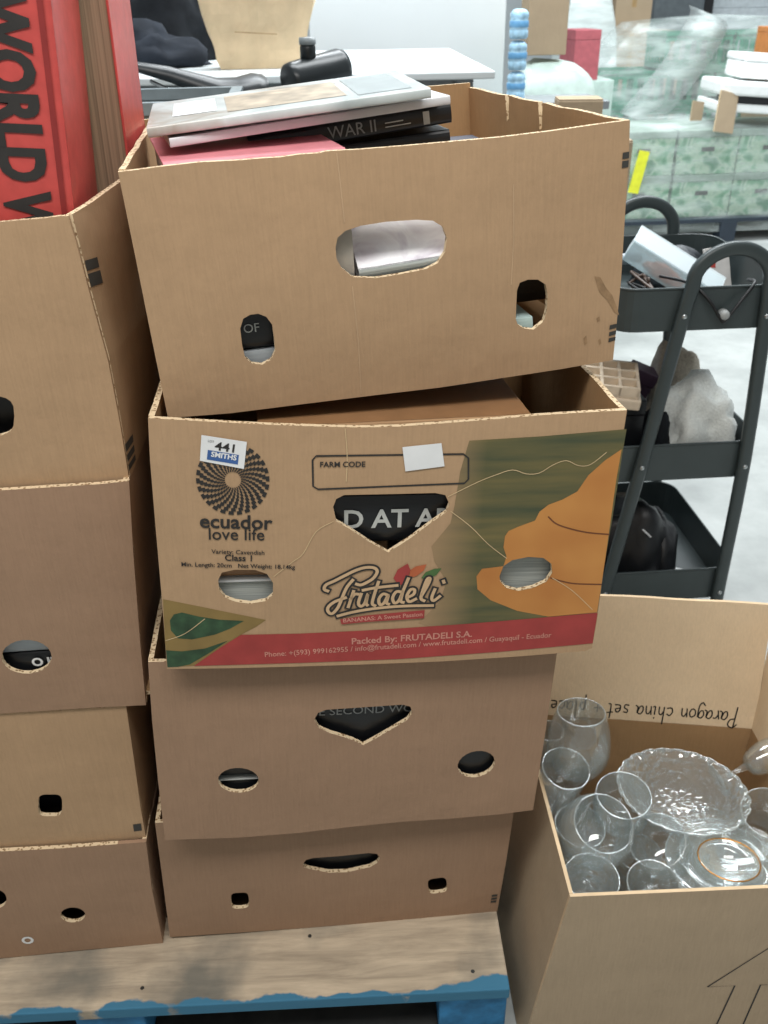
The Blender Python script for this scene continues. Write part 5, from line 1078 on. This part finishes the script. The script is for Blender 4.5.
# beige lattice tray
lt = empty('lattice_tray', wpt(-.150, -.14, .642), (R_(10), R_(4), R_(-14)), 'cream plastic lattice tray lying over the left of the middle tray', 'tray')
CREAM = plain('cream_plastic', 'd6c6b0', .45)
for i in range(4):
    box('bar', (-.06, -.055+.035*i, 0), (.06, -.048+.035*i, .022), CREAM, lt, bevel=.001)
    box('crossbar', (-.06+.038*i, -.055, .001), (-.053+.038*i, .057, .021), CREAM, lt, bevel=.001)
box('floor_plate', (-.06, -.055, -.004), (.061, .057, -.0005), CREAM, lt, bevel=.001)
box('base', (-.07, -.06, -.03), (.068, .062, -.0045), CREAM, lt, bevel=.004)
carton_small('black_case', 'black case under the cream lattice tray', 'case', wpt(-.118, -.115, .436), (.09, .12, .172), BLACK_COVER)
# bottom tray (floor .106)
bg = blob('black_bag', 'black padded bag with a white zip in the bottom tray', 'bag', wpt(-.035, -.05, .107), (.105, .12, .20), plain('black_nylon_bag', '191b1e', .45, var=.2, scale=14, bump=.5), 31, fold=.25)
blob('pocket', None, None, (.075, -.01, .0), (.058, .085, .15), plain('black_nylon_bag', '191b1e', .45), 33, parent=bg)
for i in range(16):
    box('zip_tooth', (-.002, -.0035, 0), (.002, .0035, .002), WHITE, bg, M=Matrix.Translation((.00+.0045*i, -.115+.003*i, .165-.005*i)))
sk = carton_small('spiral_notebook', 'white spiral notebook lying in the bottom tray', 'notebook', wpt(.035, -.135, .107), (.12, .11, .012), WHITE, (0, 0, R_(-30)), .001)
for i in range(9): tube('wire_ring', [(.06+.007*math.cos(a), -.045+.011*i, .009+.007*math.sin(a)) for a in [2*math.pi*k_/12 for k_ in range(12)]], .0012, WHITE, sk, segs=5, closed=True)

# ------------------------------------------------------------------ behind the stacks, left: table with clothes, bag, flask, bicycle
WTOP = plain('white_laminate', 'dfe6e8', 0.4, var=.02, scale=5)
tbl = empty('white_table', (-0.35, 3.25, 0), (0, 0, R_(-3)), 'white work table behind the left stack, carrying clothes and a paper bag', 'table')
box('table_top', (-.9, -.45, 1.165), (.95, .75, 1.185), WTOP, tbl, bevel=.004)
LEGM = plain('grey_steel_leg', '8a9094', .4, metal=.3)
for x_ in (-.82, .87):
    for y_ in (-.38, .68): box('leg', (x_-.025, y_-.025, 0), (x_+.025, y_+.025, 1.1645), LEGM, tbl, bevel=.003)
box('apron', (-.795, -.37, 1.07), (.845, -.35, 1.1645), LEGM, tbl)
NAVYCLOTH = cloth_mat('navy_black_cloth', '232830', scale=12, var=.2)
blob('jumper', 'dark navy jumper bundled on the white table', 'clothing', (-.46, 3.27, 1.187), (.20, .15, .11), NAVYCLOTH, 41, fold=.35, freq=4)
blob('jumper', 'black jumper heaped behind the navy one on the table', 'clothing', (-.40, 3.66, 1.187), (.28, .15, .25), BLACKCLOTH, 44, fold=.38, freq=4)
# kraft paper bag
bag = empty('paper_bag', (-.082, 3.10, 1.186), (0, 0, R_(2)), 'crumpled brown paper carrier bag standing on the white table', 'bag')
KRAFT = plain('kraft_paper', 'd3bb98', .8, var=.05, scale=14, bump=.8)
def bag_mesh():
    V = []; Fc = []; nu, nv = 48, 14; W_, D_, H_ = .30, .15, .34
    ring_ = []
    per = [(-W_/2, -D_/2), (W_/2, -D_/2), (W_/2, D_/2), (-W_/2, D_/2)]
    for j in range(nv+1):
        v = j/nv
        for i in range(nu):
            u = i/nu*4; k_ = int(u); f = u-k_; a = per[k_]; b = per[(k_+1) % 4]
            x_, y_ = a[0]+(b[0]-a[0])*f, a[1]+(b[1]-a[1])*f
            sc_ = .82+.52*v; p = Vector((x_*sc_, y_*(.8+.25*v), H_*v))
            if j == 0: p *= .96
            n_ = noise.noise(p*14+Vector((3, 1, 2)))*.012*min(1, v*4)+(1-abs(noise.noise(p*9))*2)*.006
            d_ = Vector((p.x, p.y, 0)).normalized(); p += d_*n_; V.append(p)
    for j in range(nv):
        for i in range(nu): Fc.append((j*nu+i, j*nu+(i+1) % nu, (j+1)*nu+(i+1) % nu, (j+1)*nu+i))
    Fc.append(tuple(range(nu))[::-1])
    return V, Fc
V, Fc = bag_mesh(); mesh('body', V, Fc, KRAFT, bag)
ribbon('fold_line', [[(-.07, .10), (.0, .095), (.05, .092)]], .003, lambda a, b, dd: (a, -.080+dd-.004, b), .001, plain('kraft_fold', 'a88a64', .8), bag)
# black flask on its side with a neck
fl = empty('black_flask', (.005, 2.62, 1.139), (0, 0, R_(30)), 'black round flask lying on its side with a capped neck pointing up', 'flask')
BLK = plain('black_gloss_plastic', '1f2426', .3)
lathe('body', [(0, -.01), (.036, -.01), (.043, -.004), (.045, .01), (.045, .15), (.04, .165), (0, .167)], BLK, fl, M=Matrix.Translation((-.03, -.05, .046)) @ Matrix.Rotation(R_(80), 4, 'Y') @ Matrix.Rotation(0, 4, 'Z'))
nk = lathe('neck', [(0, 0), (.021, 0), (.02, .04), (.018, .045), (0, .045)], BLK, fl, M=Matrix.Translation((.025, -.05, .083)))
lathe('cap', [(0, .045), (.021, .045), (.022, .05), (.021, .062), (0, .063)], plain('grey_cap', '7d8486', .35), fl, M=Matrix.Translation((.025, -.05, .083)))
shelf = empty('side_stand', (.09, 2.60, 0), (0, 0, 0), 'low grey stand hidden behind the top carton, under the black flask', 'stand')
box('top', (-.16, -.13, 1.11), (.22, .16, 1.138), LEGM, shelf, bevel=.003)
for x_ in (-.14, .20):
    for y_ in (-.11, .14): box('leg', (x_-.015, y_-.015, 0), (x_+.015, y_+.015, 1.1095), LEGM, shelf)
# bicycle saddle on its bicycle
bk = empty('bicycle', (-.19, 2.13, -.008), (0, 0, R_(10)), 'bicycle with a long black saddle behind the left stack', 'bicycle')
SAD = plain('black_saddle_vinyl', '24292c', .38, var=.05)
V = []; Fc = []; secs = [(-.135, .018, 1.268, .012), (-.12, .024, 1.272, .02), (-.06, .026, 1.262, .03), (.0, .034, 1.246, .04), (.04, .055, 1.236, .045), (.08, .078, 1.236, .045), (.115, .085, 1.243, .04), (.135, .07, 1.240, .03), (.142, .04, 1.234, .015)]
m_ = 13
for (x_, w_, z_, dr) in secs:
    for i in range(m_):
        a = math.pi*i/(m_-1); V.append((x_, -w_*math.cos(a), z_-dr+dr*math.sin(a)**.6))
for i in range(len(secs)-1):
    for k_ in range(m_-1): Fc.append((i*m_+k_, i*m_+k_+1, (i+1)*m_+k_+1, (i+1)*m_+k_))
    Fc.append((i*m_+m_-1, i*m_, (i+1)*m_, (i+1)*m_+m_-1))
Fc += [tuple(range(m_)), tuple((len(secs)-1)*m_+k_ for k_ in range(m_))[::-1]]
sd = mesh('saddle', V, Fc, SAD, bk, smooth=True)
for s_ in (-1, 1): tube('rail', [(-.10, s_*.012, 1.235), (-.04, s_*.02, 1.205), (.05, s_*.022, 1.200), (.11, s_*.05, 1.205)], .0035, STEEL, sd, segs=6)
tube('seat_post', [(.01, 0, 1.198), (.045, 0, 1.0)], .0135, STEEL, bk, segs=10)
FRM = plain('grey_bicycle_frame', '6b7478', .35)
tube('seat_tube', [(.045, 0, 1.0), (.13, 0, .48)], .017, FRM, bk, segs=10); tube('top_tube', [(.05, 0, .96), (-.46, 0, .98)], .015, FRM, bk); tube('down_tube', [(.13, 0, .48), (-.48, 0, .92)], .018, FRM, bk); tube('chain_stay', [(.13, 0, .48), (.5, .0, .345)], .011, FRM, bk); tube('seat_stay', [(.06, 0, .93), (.5, 0, .345)], .009, FRM, bk); tube('fork', [(-.45, 0, 1.02), (-.60, 0, .345)], .013, FRM, bk)
for cx_ in (.5, -.60):
    w = tube('wheel', [(cx_+.325*math.cos(2*math.pi*i/40), 0, .345+.325*math.sin(2*math.pi*i/40)) for i in range(40)], .019, RUBBER, bk, segs=8, closed=True)
    for i in range(12): tube('spoke', [(cx_, 0, .345), (cx_+.31*math.cos(2*math.pi*i/12), 0, .345+.31*math.sin(2*math.pi*i/12))], .0014, STEEL, w, segs=4)
# grey slotted crates between the stacks and the bicycle
def slotted_crate(label, loc, w, d, h, mat, rz=0, nslot=5, group=None, name='slotted_crate'):
    e = empty(name, loc, (0, 0, rz), label, 'crate', group)
    box('base', (-w/2+.006, -d/2+.006, 0), (w/2-.006, d/2-.006, .012), mat, e)
    for nm, ax in (('front_wall', 0), ('back_wall', 1), ('left_wall', 2), ('right_wall', 3)):
        L_ = w if ax < 2 else d-.026
        ol = [(-L_/2, 0), (L_/2, 0), (L_/2, h-.02), (-L_/2, h-.02)]
        hs = []
        for i in range(nslot):
            c_ = -L_/2+L_*(i+.5)/nslot; hw = L_/nslot*.30
            hs.append([(c_-hw, h*.16), (c_+hw, h*.16), (c_+hw, h*.78), (c_-hw, h*.78)])
        mp = {0: lambda a, b, dd: (a, -d/2+dd, b), 1: lambda a, b, dd: (-a, d/2-dd, b), 2: lambda a, b, dd: (-w/2+dd, -a, b), 3: lambda a, b, dd: (w/2-dd, a, b)}[ax]
        plate(nm, ol, hs, mp, .012, [mat, mat], e, step=.2)
    V = []; Fc = []
    for z_ in (h-.0195, h):
        for k_, (ww, dd) in enumerate(((w+.012, d+.012), (w-.03, d-.03))): V += [(-ww/2, -dd/2, z_), (ww/2, -dd/2, z_), (ww/2, dd/2, z_), (-ww/2, dd/2, z_)]
    for i in range(4):
        j = (i+1) % 4
        Fc += [(i, j, 8+j, 8+i), (8+i, 8+j, 12+j, 12+i), (12+i, 12+j, 4+j, 4+i), (4+i, 4+j, j, i)]
    mesh('rim', V, Fc, mat, e)
    return e
GCR = plain('grey_crate_plastic', '7d888c', .45)
def copy_tree(o, parent=None):
    c = o.copy(); COL.objects.link(c)
    if parent is not None: c.parent = parent
    for ch in list(o.children): copy_tree(ch, c)
    return c
proto = slotted_crate('grey slotted plastic crate, topmost of the pile behind the left stack', (-.28, 1.87, .918), .36, .28, .303, GCR, nslot=9, group='grey crates behind the left stack')
for i, lb in enumerate(('grey slotted plastic crate at the foot of the pile behind the left stack', 'grey slotted plastic crate second from the foot of that pile', 'grey slotted plastic crate just under the topmost one')):
    c = copy_tree(proto); c['label'] = lb; c.location.z = .0+.306*i

# ------------------------------------------------------------------ centre background
wp = empty('display_board', (.53, 4.45, 0), (0, 0, R_(-4)), 'large plain white board standing behind the paper bag and flask', 'board')
box('sheet', (-.43, 0, .06), (.43, .035, 2.0), plain('white_board', 'e8eef0', .35, var=.01, scale=3), wp, bevel=.004)
for x_ in (-.32, .32): box('foot', (x_-.03, -.15, 0), (x_+.03, .2, .0595), LEGM, wp, bevel=.003)
WBLUE = thin_glass('blue_bottle_plastic', tint=(.55, .78, .95), bump=.6, scale=60, rough=.15, body=.25)
for i, lb in enumerate(('pale blue water bottle lowest in the column beside the white board', 'pale blue water bottle in the middle of the column beside the white board', 'pale blue water bottle on top of the column beside the white board')):
    e = empty('water_bottle', (.845, 3.66, 1.02+.102*i), (0, 0, .4*i), lb, 'bottle', 'blue bottles beside the white board')
    lathe('body', [(0, 0), (.030, .001), (.034, .008), (.034, .028), (.031, .033), (.034, .038), (.034, .060), (.031, .065), (.034, .07), (.033, .083), (.024, .094), (.016, .097), (0, .098)], plain('blue_bottle', 'a3cbe4', .25, var=.15, scale=50), e, segs=24)
    lathe('label_band', [(.0345, .039), (.0350, .04), (.0350, .058), (.0345, .059)], plain('bottle_label', '6aa6d4', .4), e, segs=24)
st2 = empty('bottle_stand', (.88, 3.7, 0), (0, 0, 0), 'grey pedestal carrying the blue bottles behind the top carton', 'stand')
box('top', (-.14, -.14, .99), (.30, .14, 1.019), LEGM, st2, bevel=.003); box('column', (-.10, -.10, 0), (.26, .10, .9895), LEGM, st2, bevel=.003)
def kraft_box(label, loc, dims, rz=0, mat=CARD3, name='carton', tape=True):
    e = empty(name, loc, (0, 0, rz), label, 'box'); w, d, h = dims
    box('body', (-w/2, -d/2, 0), (w/2, d/2, h), mat, e, bevel=.003)
    for s_ in (-1, 1): box('top_flap', (-w/2+.001, min(0, s_*d/2)+.002, h+.0004), (w/2-.001, max(0, s_*d/2)-.002, h+.004), mat, e)
    if tape: box('tape', (-.02, -d/2-.0008, h*.6), (.02, d/2+.0008, h+.005), plain('brown_tape', 'a98c62', .3), e)
    return e
kraft_box('upright kraft carton standing right of the blue bottles', (1.05, 4.1, 1.147), (.165, .12, .42), R_(2), name='tall_carton', tape=False)
blob('film_bundle', 'pale green film-wrapped bundle under the tall carton', 'bundle', (1.10, 4.08, .0), (.21, .17, 1.10), plain('pale_green_film', 'c4d6ce', .3, var=.12, scale=9, bump=.6), 51, fold=.05, freq=3, pw=.45)
kraft_box('small kraft carton just behind the right rim of the top carton', (.888, 2.98, .98), (.135, .11, .105), R_(-8), name='small_carton', tape=False)
kraft_box('kraft carton on the floor under the small one', (.90, 3.0, .0), (.30, .22, .97), R_(-4), name='floor_carton', tape=False)

# ------------------------------------------------------------------ wrapped pallets on the right
GREEN = plain('green_crate_plastic', '2f8468', .4, var=.08, scale=6)
GREEN2 = plain('dark_green_crate_plastic', '2d7a5c', .4, var=.08, scale=6)
pk1 = 'green crates on the far wrapped pallet'
base = slotted_crate('green slotted crate in a stretch-wrapped pallet load', (0, 0, 0), .49, .40, .235, GREEN, nslot=6, group=pk1, name='green_crate')
first = True; rows = ['bottom', 'second', 'third', 'top']; cols = ['left', 'middle', 'right']
for r in range(4):
    for c in range(3):
        if r == 3 and c == 0: continue
        o = base if first else copy_tree(base); first = False
        o.location = (2.33+.505*c+(.10 if r == 3 else 0), 7.2, .15+.238*r); o.rotation_euler = (0, 0, R_(-2+2*((r+c) % 3)))
        o['label'] = 'green slotted crate under film, %s row, %s column of the far pallet' % (rows[r], cols[c])
def simple_pallet(label, loc, w, d, mat, rz=0):
    e = empty('pallet', loc, (0, 0, rz), label, 'pallet')
    for i in range(6): box('plank', (-w/2, -d/2+i*(d-.1)/5, .12), (w/2, -d/2+i*(d-.1)/5+.1, .142), mat, e)
    for x_ in (-w/2, -.05, w/2-.1):
        for y_ in (-d/2, d/2-.1): box('block', (x_, y_, 0), (x_+.1, y_+.1, .1195), mat, e)
    return e
simple_pallet('pallet under the far load of green crates', (2.9, 7.2, 0), 1.65, .6, BLUE_WOOD)
simple_pallet('dark plastic pallet under the near film-wrapped load', (2.65, 5.85, 0), 1.55, .75, plain('dark_navy_plastic', '2a3440', .4))
def leafy():
    m = picture_mat('green_printed_carton', ['3f7d58', '5f9672', 'a9bfa8', '6a8f78', '46805c'], 11, .4); return m
LEAFY = leafy(); n_ = 0
for r in range(2):
    for c in range(4):
        e = empty('produce_carton', (2.08+.385*c, 5.80, .1435+.252*r), (0, 0, R_([-1, 1, 0, 2][c])), 'green printed carton in film, %s row, %s from the left of the near pallet' % (['lower', 'upper'][r], ['first', 'second', 'third', 'fourth'][c]), 'box', 'green cartons on the near pallet')
        box('body', (-.187, -.26, 0), (.187, .26, .21), LEAFY, e, bevel=.004); box('lid', (-.190, -.263, .2104), (.190, .263, .25), plain('grey_green_lid', '86988c', .5), e, bevel=.004)
        box('handle_slot', (-.04, -.2612, .13), (.04, -.2602, .155), INK_SOFT, e)
def film_box(name, label, pts_bottom, pts_top, z0, z1, loc, sag=.04, seed=1, mat=FILM):
    """a closed skin of stretch film drawn round a load; bottom and top footprints, wrinkled"""
    V = []; Fc = []; nu, nv = 64, 12; n4 = len(pts_bottom)
    def per(P, u):
        u *= n4; k_ = int(u) % n4; f = u-int(u); a = P[k_]; b = P[(k_+1) % n4]; return a[0]+(b[0]-a[0])*f, a[1]+(b[1]-a[1])*f
    for j in range(nv+1):
        v = j/nv
        for i in range(nu):
            a = per(pts_bottom, i/nu); b = per(pts_top, i/nu)
            x_ = a[0]+(b[0]-a[0])*v**3; y_ = a[1]+(b[1]-a[1])*v**3; z_ = z0+(z1-z0)*v
            q = noise.noise(Vector((x_*5, y_*5+seed, z_*9)))*sag*.5
            V.append((x_+q, y_-abs(q), z_+noise.noise(Vector((x_*3, seed, v)))*sag*v))
    for j in range(nv):
        for i in range(nu): Fc.append((j*nu+i, j*nu+(i+1) % nu, (j+1)*nu+(i+1) % nu, (j+1)*nu+i))
    top = [nv*nu+i for i in range(nu)]; V.append((sum(V[i][0] for i in top)/nu, sum(V[i][1] for i in top)/nu, z1+sag)); c_ = len(V)-1
    for i in range(nu): Fc.append((top[i], top[(i+1) % nu], c_))
    o = mesh(name, V, Fc, mat, None, smooth=True); o.location = loc
    return tag(o, label, 'film')
rect = lambda w, d: [(-w/2, -d/2), (w/2, -d/2), (w/2, d/2), (-w/2, d/2)]
film_box('stretch_film', 'milky stretch film draped over the far load of green crates', rect(1.66, .58), [(-.42, -.2), (.72, -.24), (.72, .2), (-.42, .2)], .10, 1.17, (2.90, 7.2, 0), seed=4, mat=film_mat('stretch_film_far', .24))
film_box('stretch_film', 'clear stretch film round the near load of green printed cartons', rect(1.62, .60), rect(1.56, .54), .06, .665, (2.66, 5.8, 0), seed=9, mat=film_mat('stretch_film_near', .2), sag=.025)
for i, (p, lb) in enumerate((([(2.50, 6.88, .55), (2.75, 6.87, .85), (2.92, 6.89, 1.14), (2.98, 7.05, 1.22)], 'bright white twisted film band crossing the far crates'), ([(2.95, 5.47, .30), (3.0, 5.44, .15), (3.04, 5.43, .03)], 'thin white film tail hanging down the near pallet'))):
    V = []; Fc = []
    P = catmull(p, 8); w_ = (1.7, .35)[i]
    for q in P: V += [(q[0]-.085*w_, q[1]-.01, q[2]+.03*w_), (q[0], q[1]-.016, q[2]), (q[0]+.085*w_, q[1]-.01, q[2]-.03*w_), (q[0], q[1]+.0, q[2]-.004)]
    for k_ in range(len(P)-1):
        for s_ in range(4): Fc.append((k_*4+s_, k_*4+(s_+1) % 4, k_*4+4+(s_+1) % 4, k_*4+4+s_))
    tag(mesh('film_band', V, Fc, film_mat('film_band_%d' % i, .26), None, smooth=True), lb, 'film')
yt = box('yellow_tag', (-.032, -.002, -.12), (.032, .002, .12), plain('fluorescent_yellow', 'e6e83a', .6), None, M=Matrix.Rotation(R_(10), 4, 'Y')); yt.location = (2.035, 5.475, .43); tag(yt, 'fluorescent yellow tag stuck on the near wrapped pallet', 'tag')
# white foam boxes and card on the near load
FOAM = plain('white_polystyrene', 'eef1f0', .6, var=.02)
fb = empty('foam_box', (2.72, 5.72, .73), (0, R_(4), R_(-6)), 'white polystyrene box lying on the near wrapped load', 'box')
box('tray', (-.22, -.2, .0), (.36, .2, .05), FOAM, fb, bevel=.01); box('slot', (-.10, -.203, .052), (.36, .19, .085), RUBBER, fb); box('lid', (-.22, -.21, .087), (.36, .2, .16), FOAM, fb, bevel=.015)
fb2 = empty('foam_box', (2.83, 5.8, .898), (0, R_(4), R_(-4)), 'smaller white polystyrene box on top of the larger one', 'box')
box('tray', (-.16, -.15, 0), (.25, .15, .09), FOAM, fb2, bevel=.012); box('lid', (-.165, -.155, .0905), (.255, .155, .13), FOAM, fb2, bevel=.012)
cp = plate('card_piece', [(0, 0), (.13, -.02), (.15, .19), (.03, .22)], [], lambda a, b, dd: (a, dd, b), .012, [CARD3, EDGE], None, step=.1); cp.location = (2.46, 5.475, .645); cp.rotation_euler = (R_(-8), 0, R_(12)); tag(cp, 'torn brown card leaning on the white polystyrene box', 'cardboard')
cp2 = plate('card_piece', [(0, 0), (.07, .0), (.07, .1), (0, .11)], [], lambda a, b, dd: (a, dd, b), .012, [CARD3, EDGE], None, step=.1); cp2.location = (2.36, 5.60, .69); tag(cp2, 'small brown card scrap left of the white polystyrene box', 'cardboard')
# further clutter along the top edge
carton_small('red_crate', 'red plastic crate beyond the upright carton', 'crate', (1.90, 6.45, .865), (.17, .28, .29), plain('red_plastic', 'a8585f', .5)).rotation_euler = (0, 0, R_(4))
kraft_box('pale green carton below the red crate', (1.92, 6.47, 0), (.36, .36, .86), 0, name='storage_carton', mat=plain('pale_green_board', 'b9ccc4', .6))
kraft_box('kraft carton high behind the far film load', (2.92, 8.6, 1.06), (.32, .3, .3), R_(3), name='far_carton')
kraft_box('large kraft carton under it behind the far film load', (2.9, 8.6, 0), (.9, .5, 1.055), 0, name='far_carton')
film_box('film_bundle', 'white film bundle at the top between the cartons', rect(.55, .3), rect(.3, .2), 0, 1.35, (2.45, 8.2, 0), seed=14, mat=film_mat('white_bundle_film', .85))
cb = empty('grey_cabinet', (3.55, 9.2, 0), (0, 0, 0), 'dark grey cabinet with a black edge at the top of the picture', 'cabinet')
box('body', (-.26, -.2, .05), (.22, .2, 1.9), plain('dark_grey_metal', '5c6468', .4), cb, bevel=.005); box('edge', (.2205, -.21, .05), (.30, .2, 1.9), RUBBER, cb); box('door', (-.25, -.215, .08), (.21, -.2005, 1.88), plain('dark_grey_metal', '5c6468', .4), cb); box('plinth', (-.24, -.18, 0), (.2, .18, .0495), RUBBER, cb)
rs = empty('roller_shutter', (4.55, 9.3, 0), (0, 0, 0), 'pale ribbed shutter panel right of the dark grey cabinet', 'shutter')
for i in range(22): box('slat', (-.66, -.02-.006*(i % 2), .086*i+.002), (.66, .02, .086*i+.084), plain('pale_ribbed_metal', 'c3ccd0', .4), rs, bevel=.004)
carton_small('orange_crate', 'orange crate at the right edge beside the far film load', 'crate', (3.35, 6.62, .97), (.22, .3, .17), plain('orange_crate_plastic', 'd98a4a', .4))
kraft_box('kraft carton under the orange crate', (3.4, 6.62, 0), (.34, .34, .964), 0, name='storage_carton')
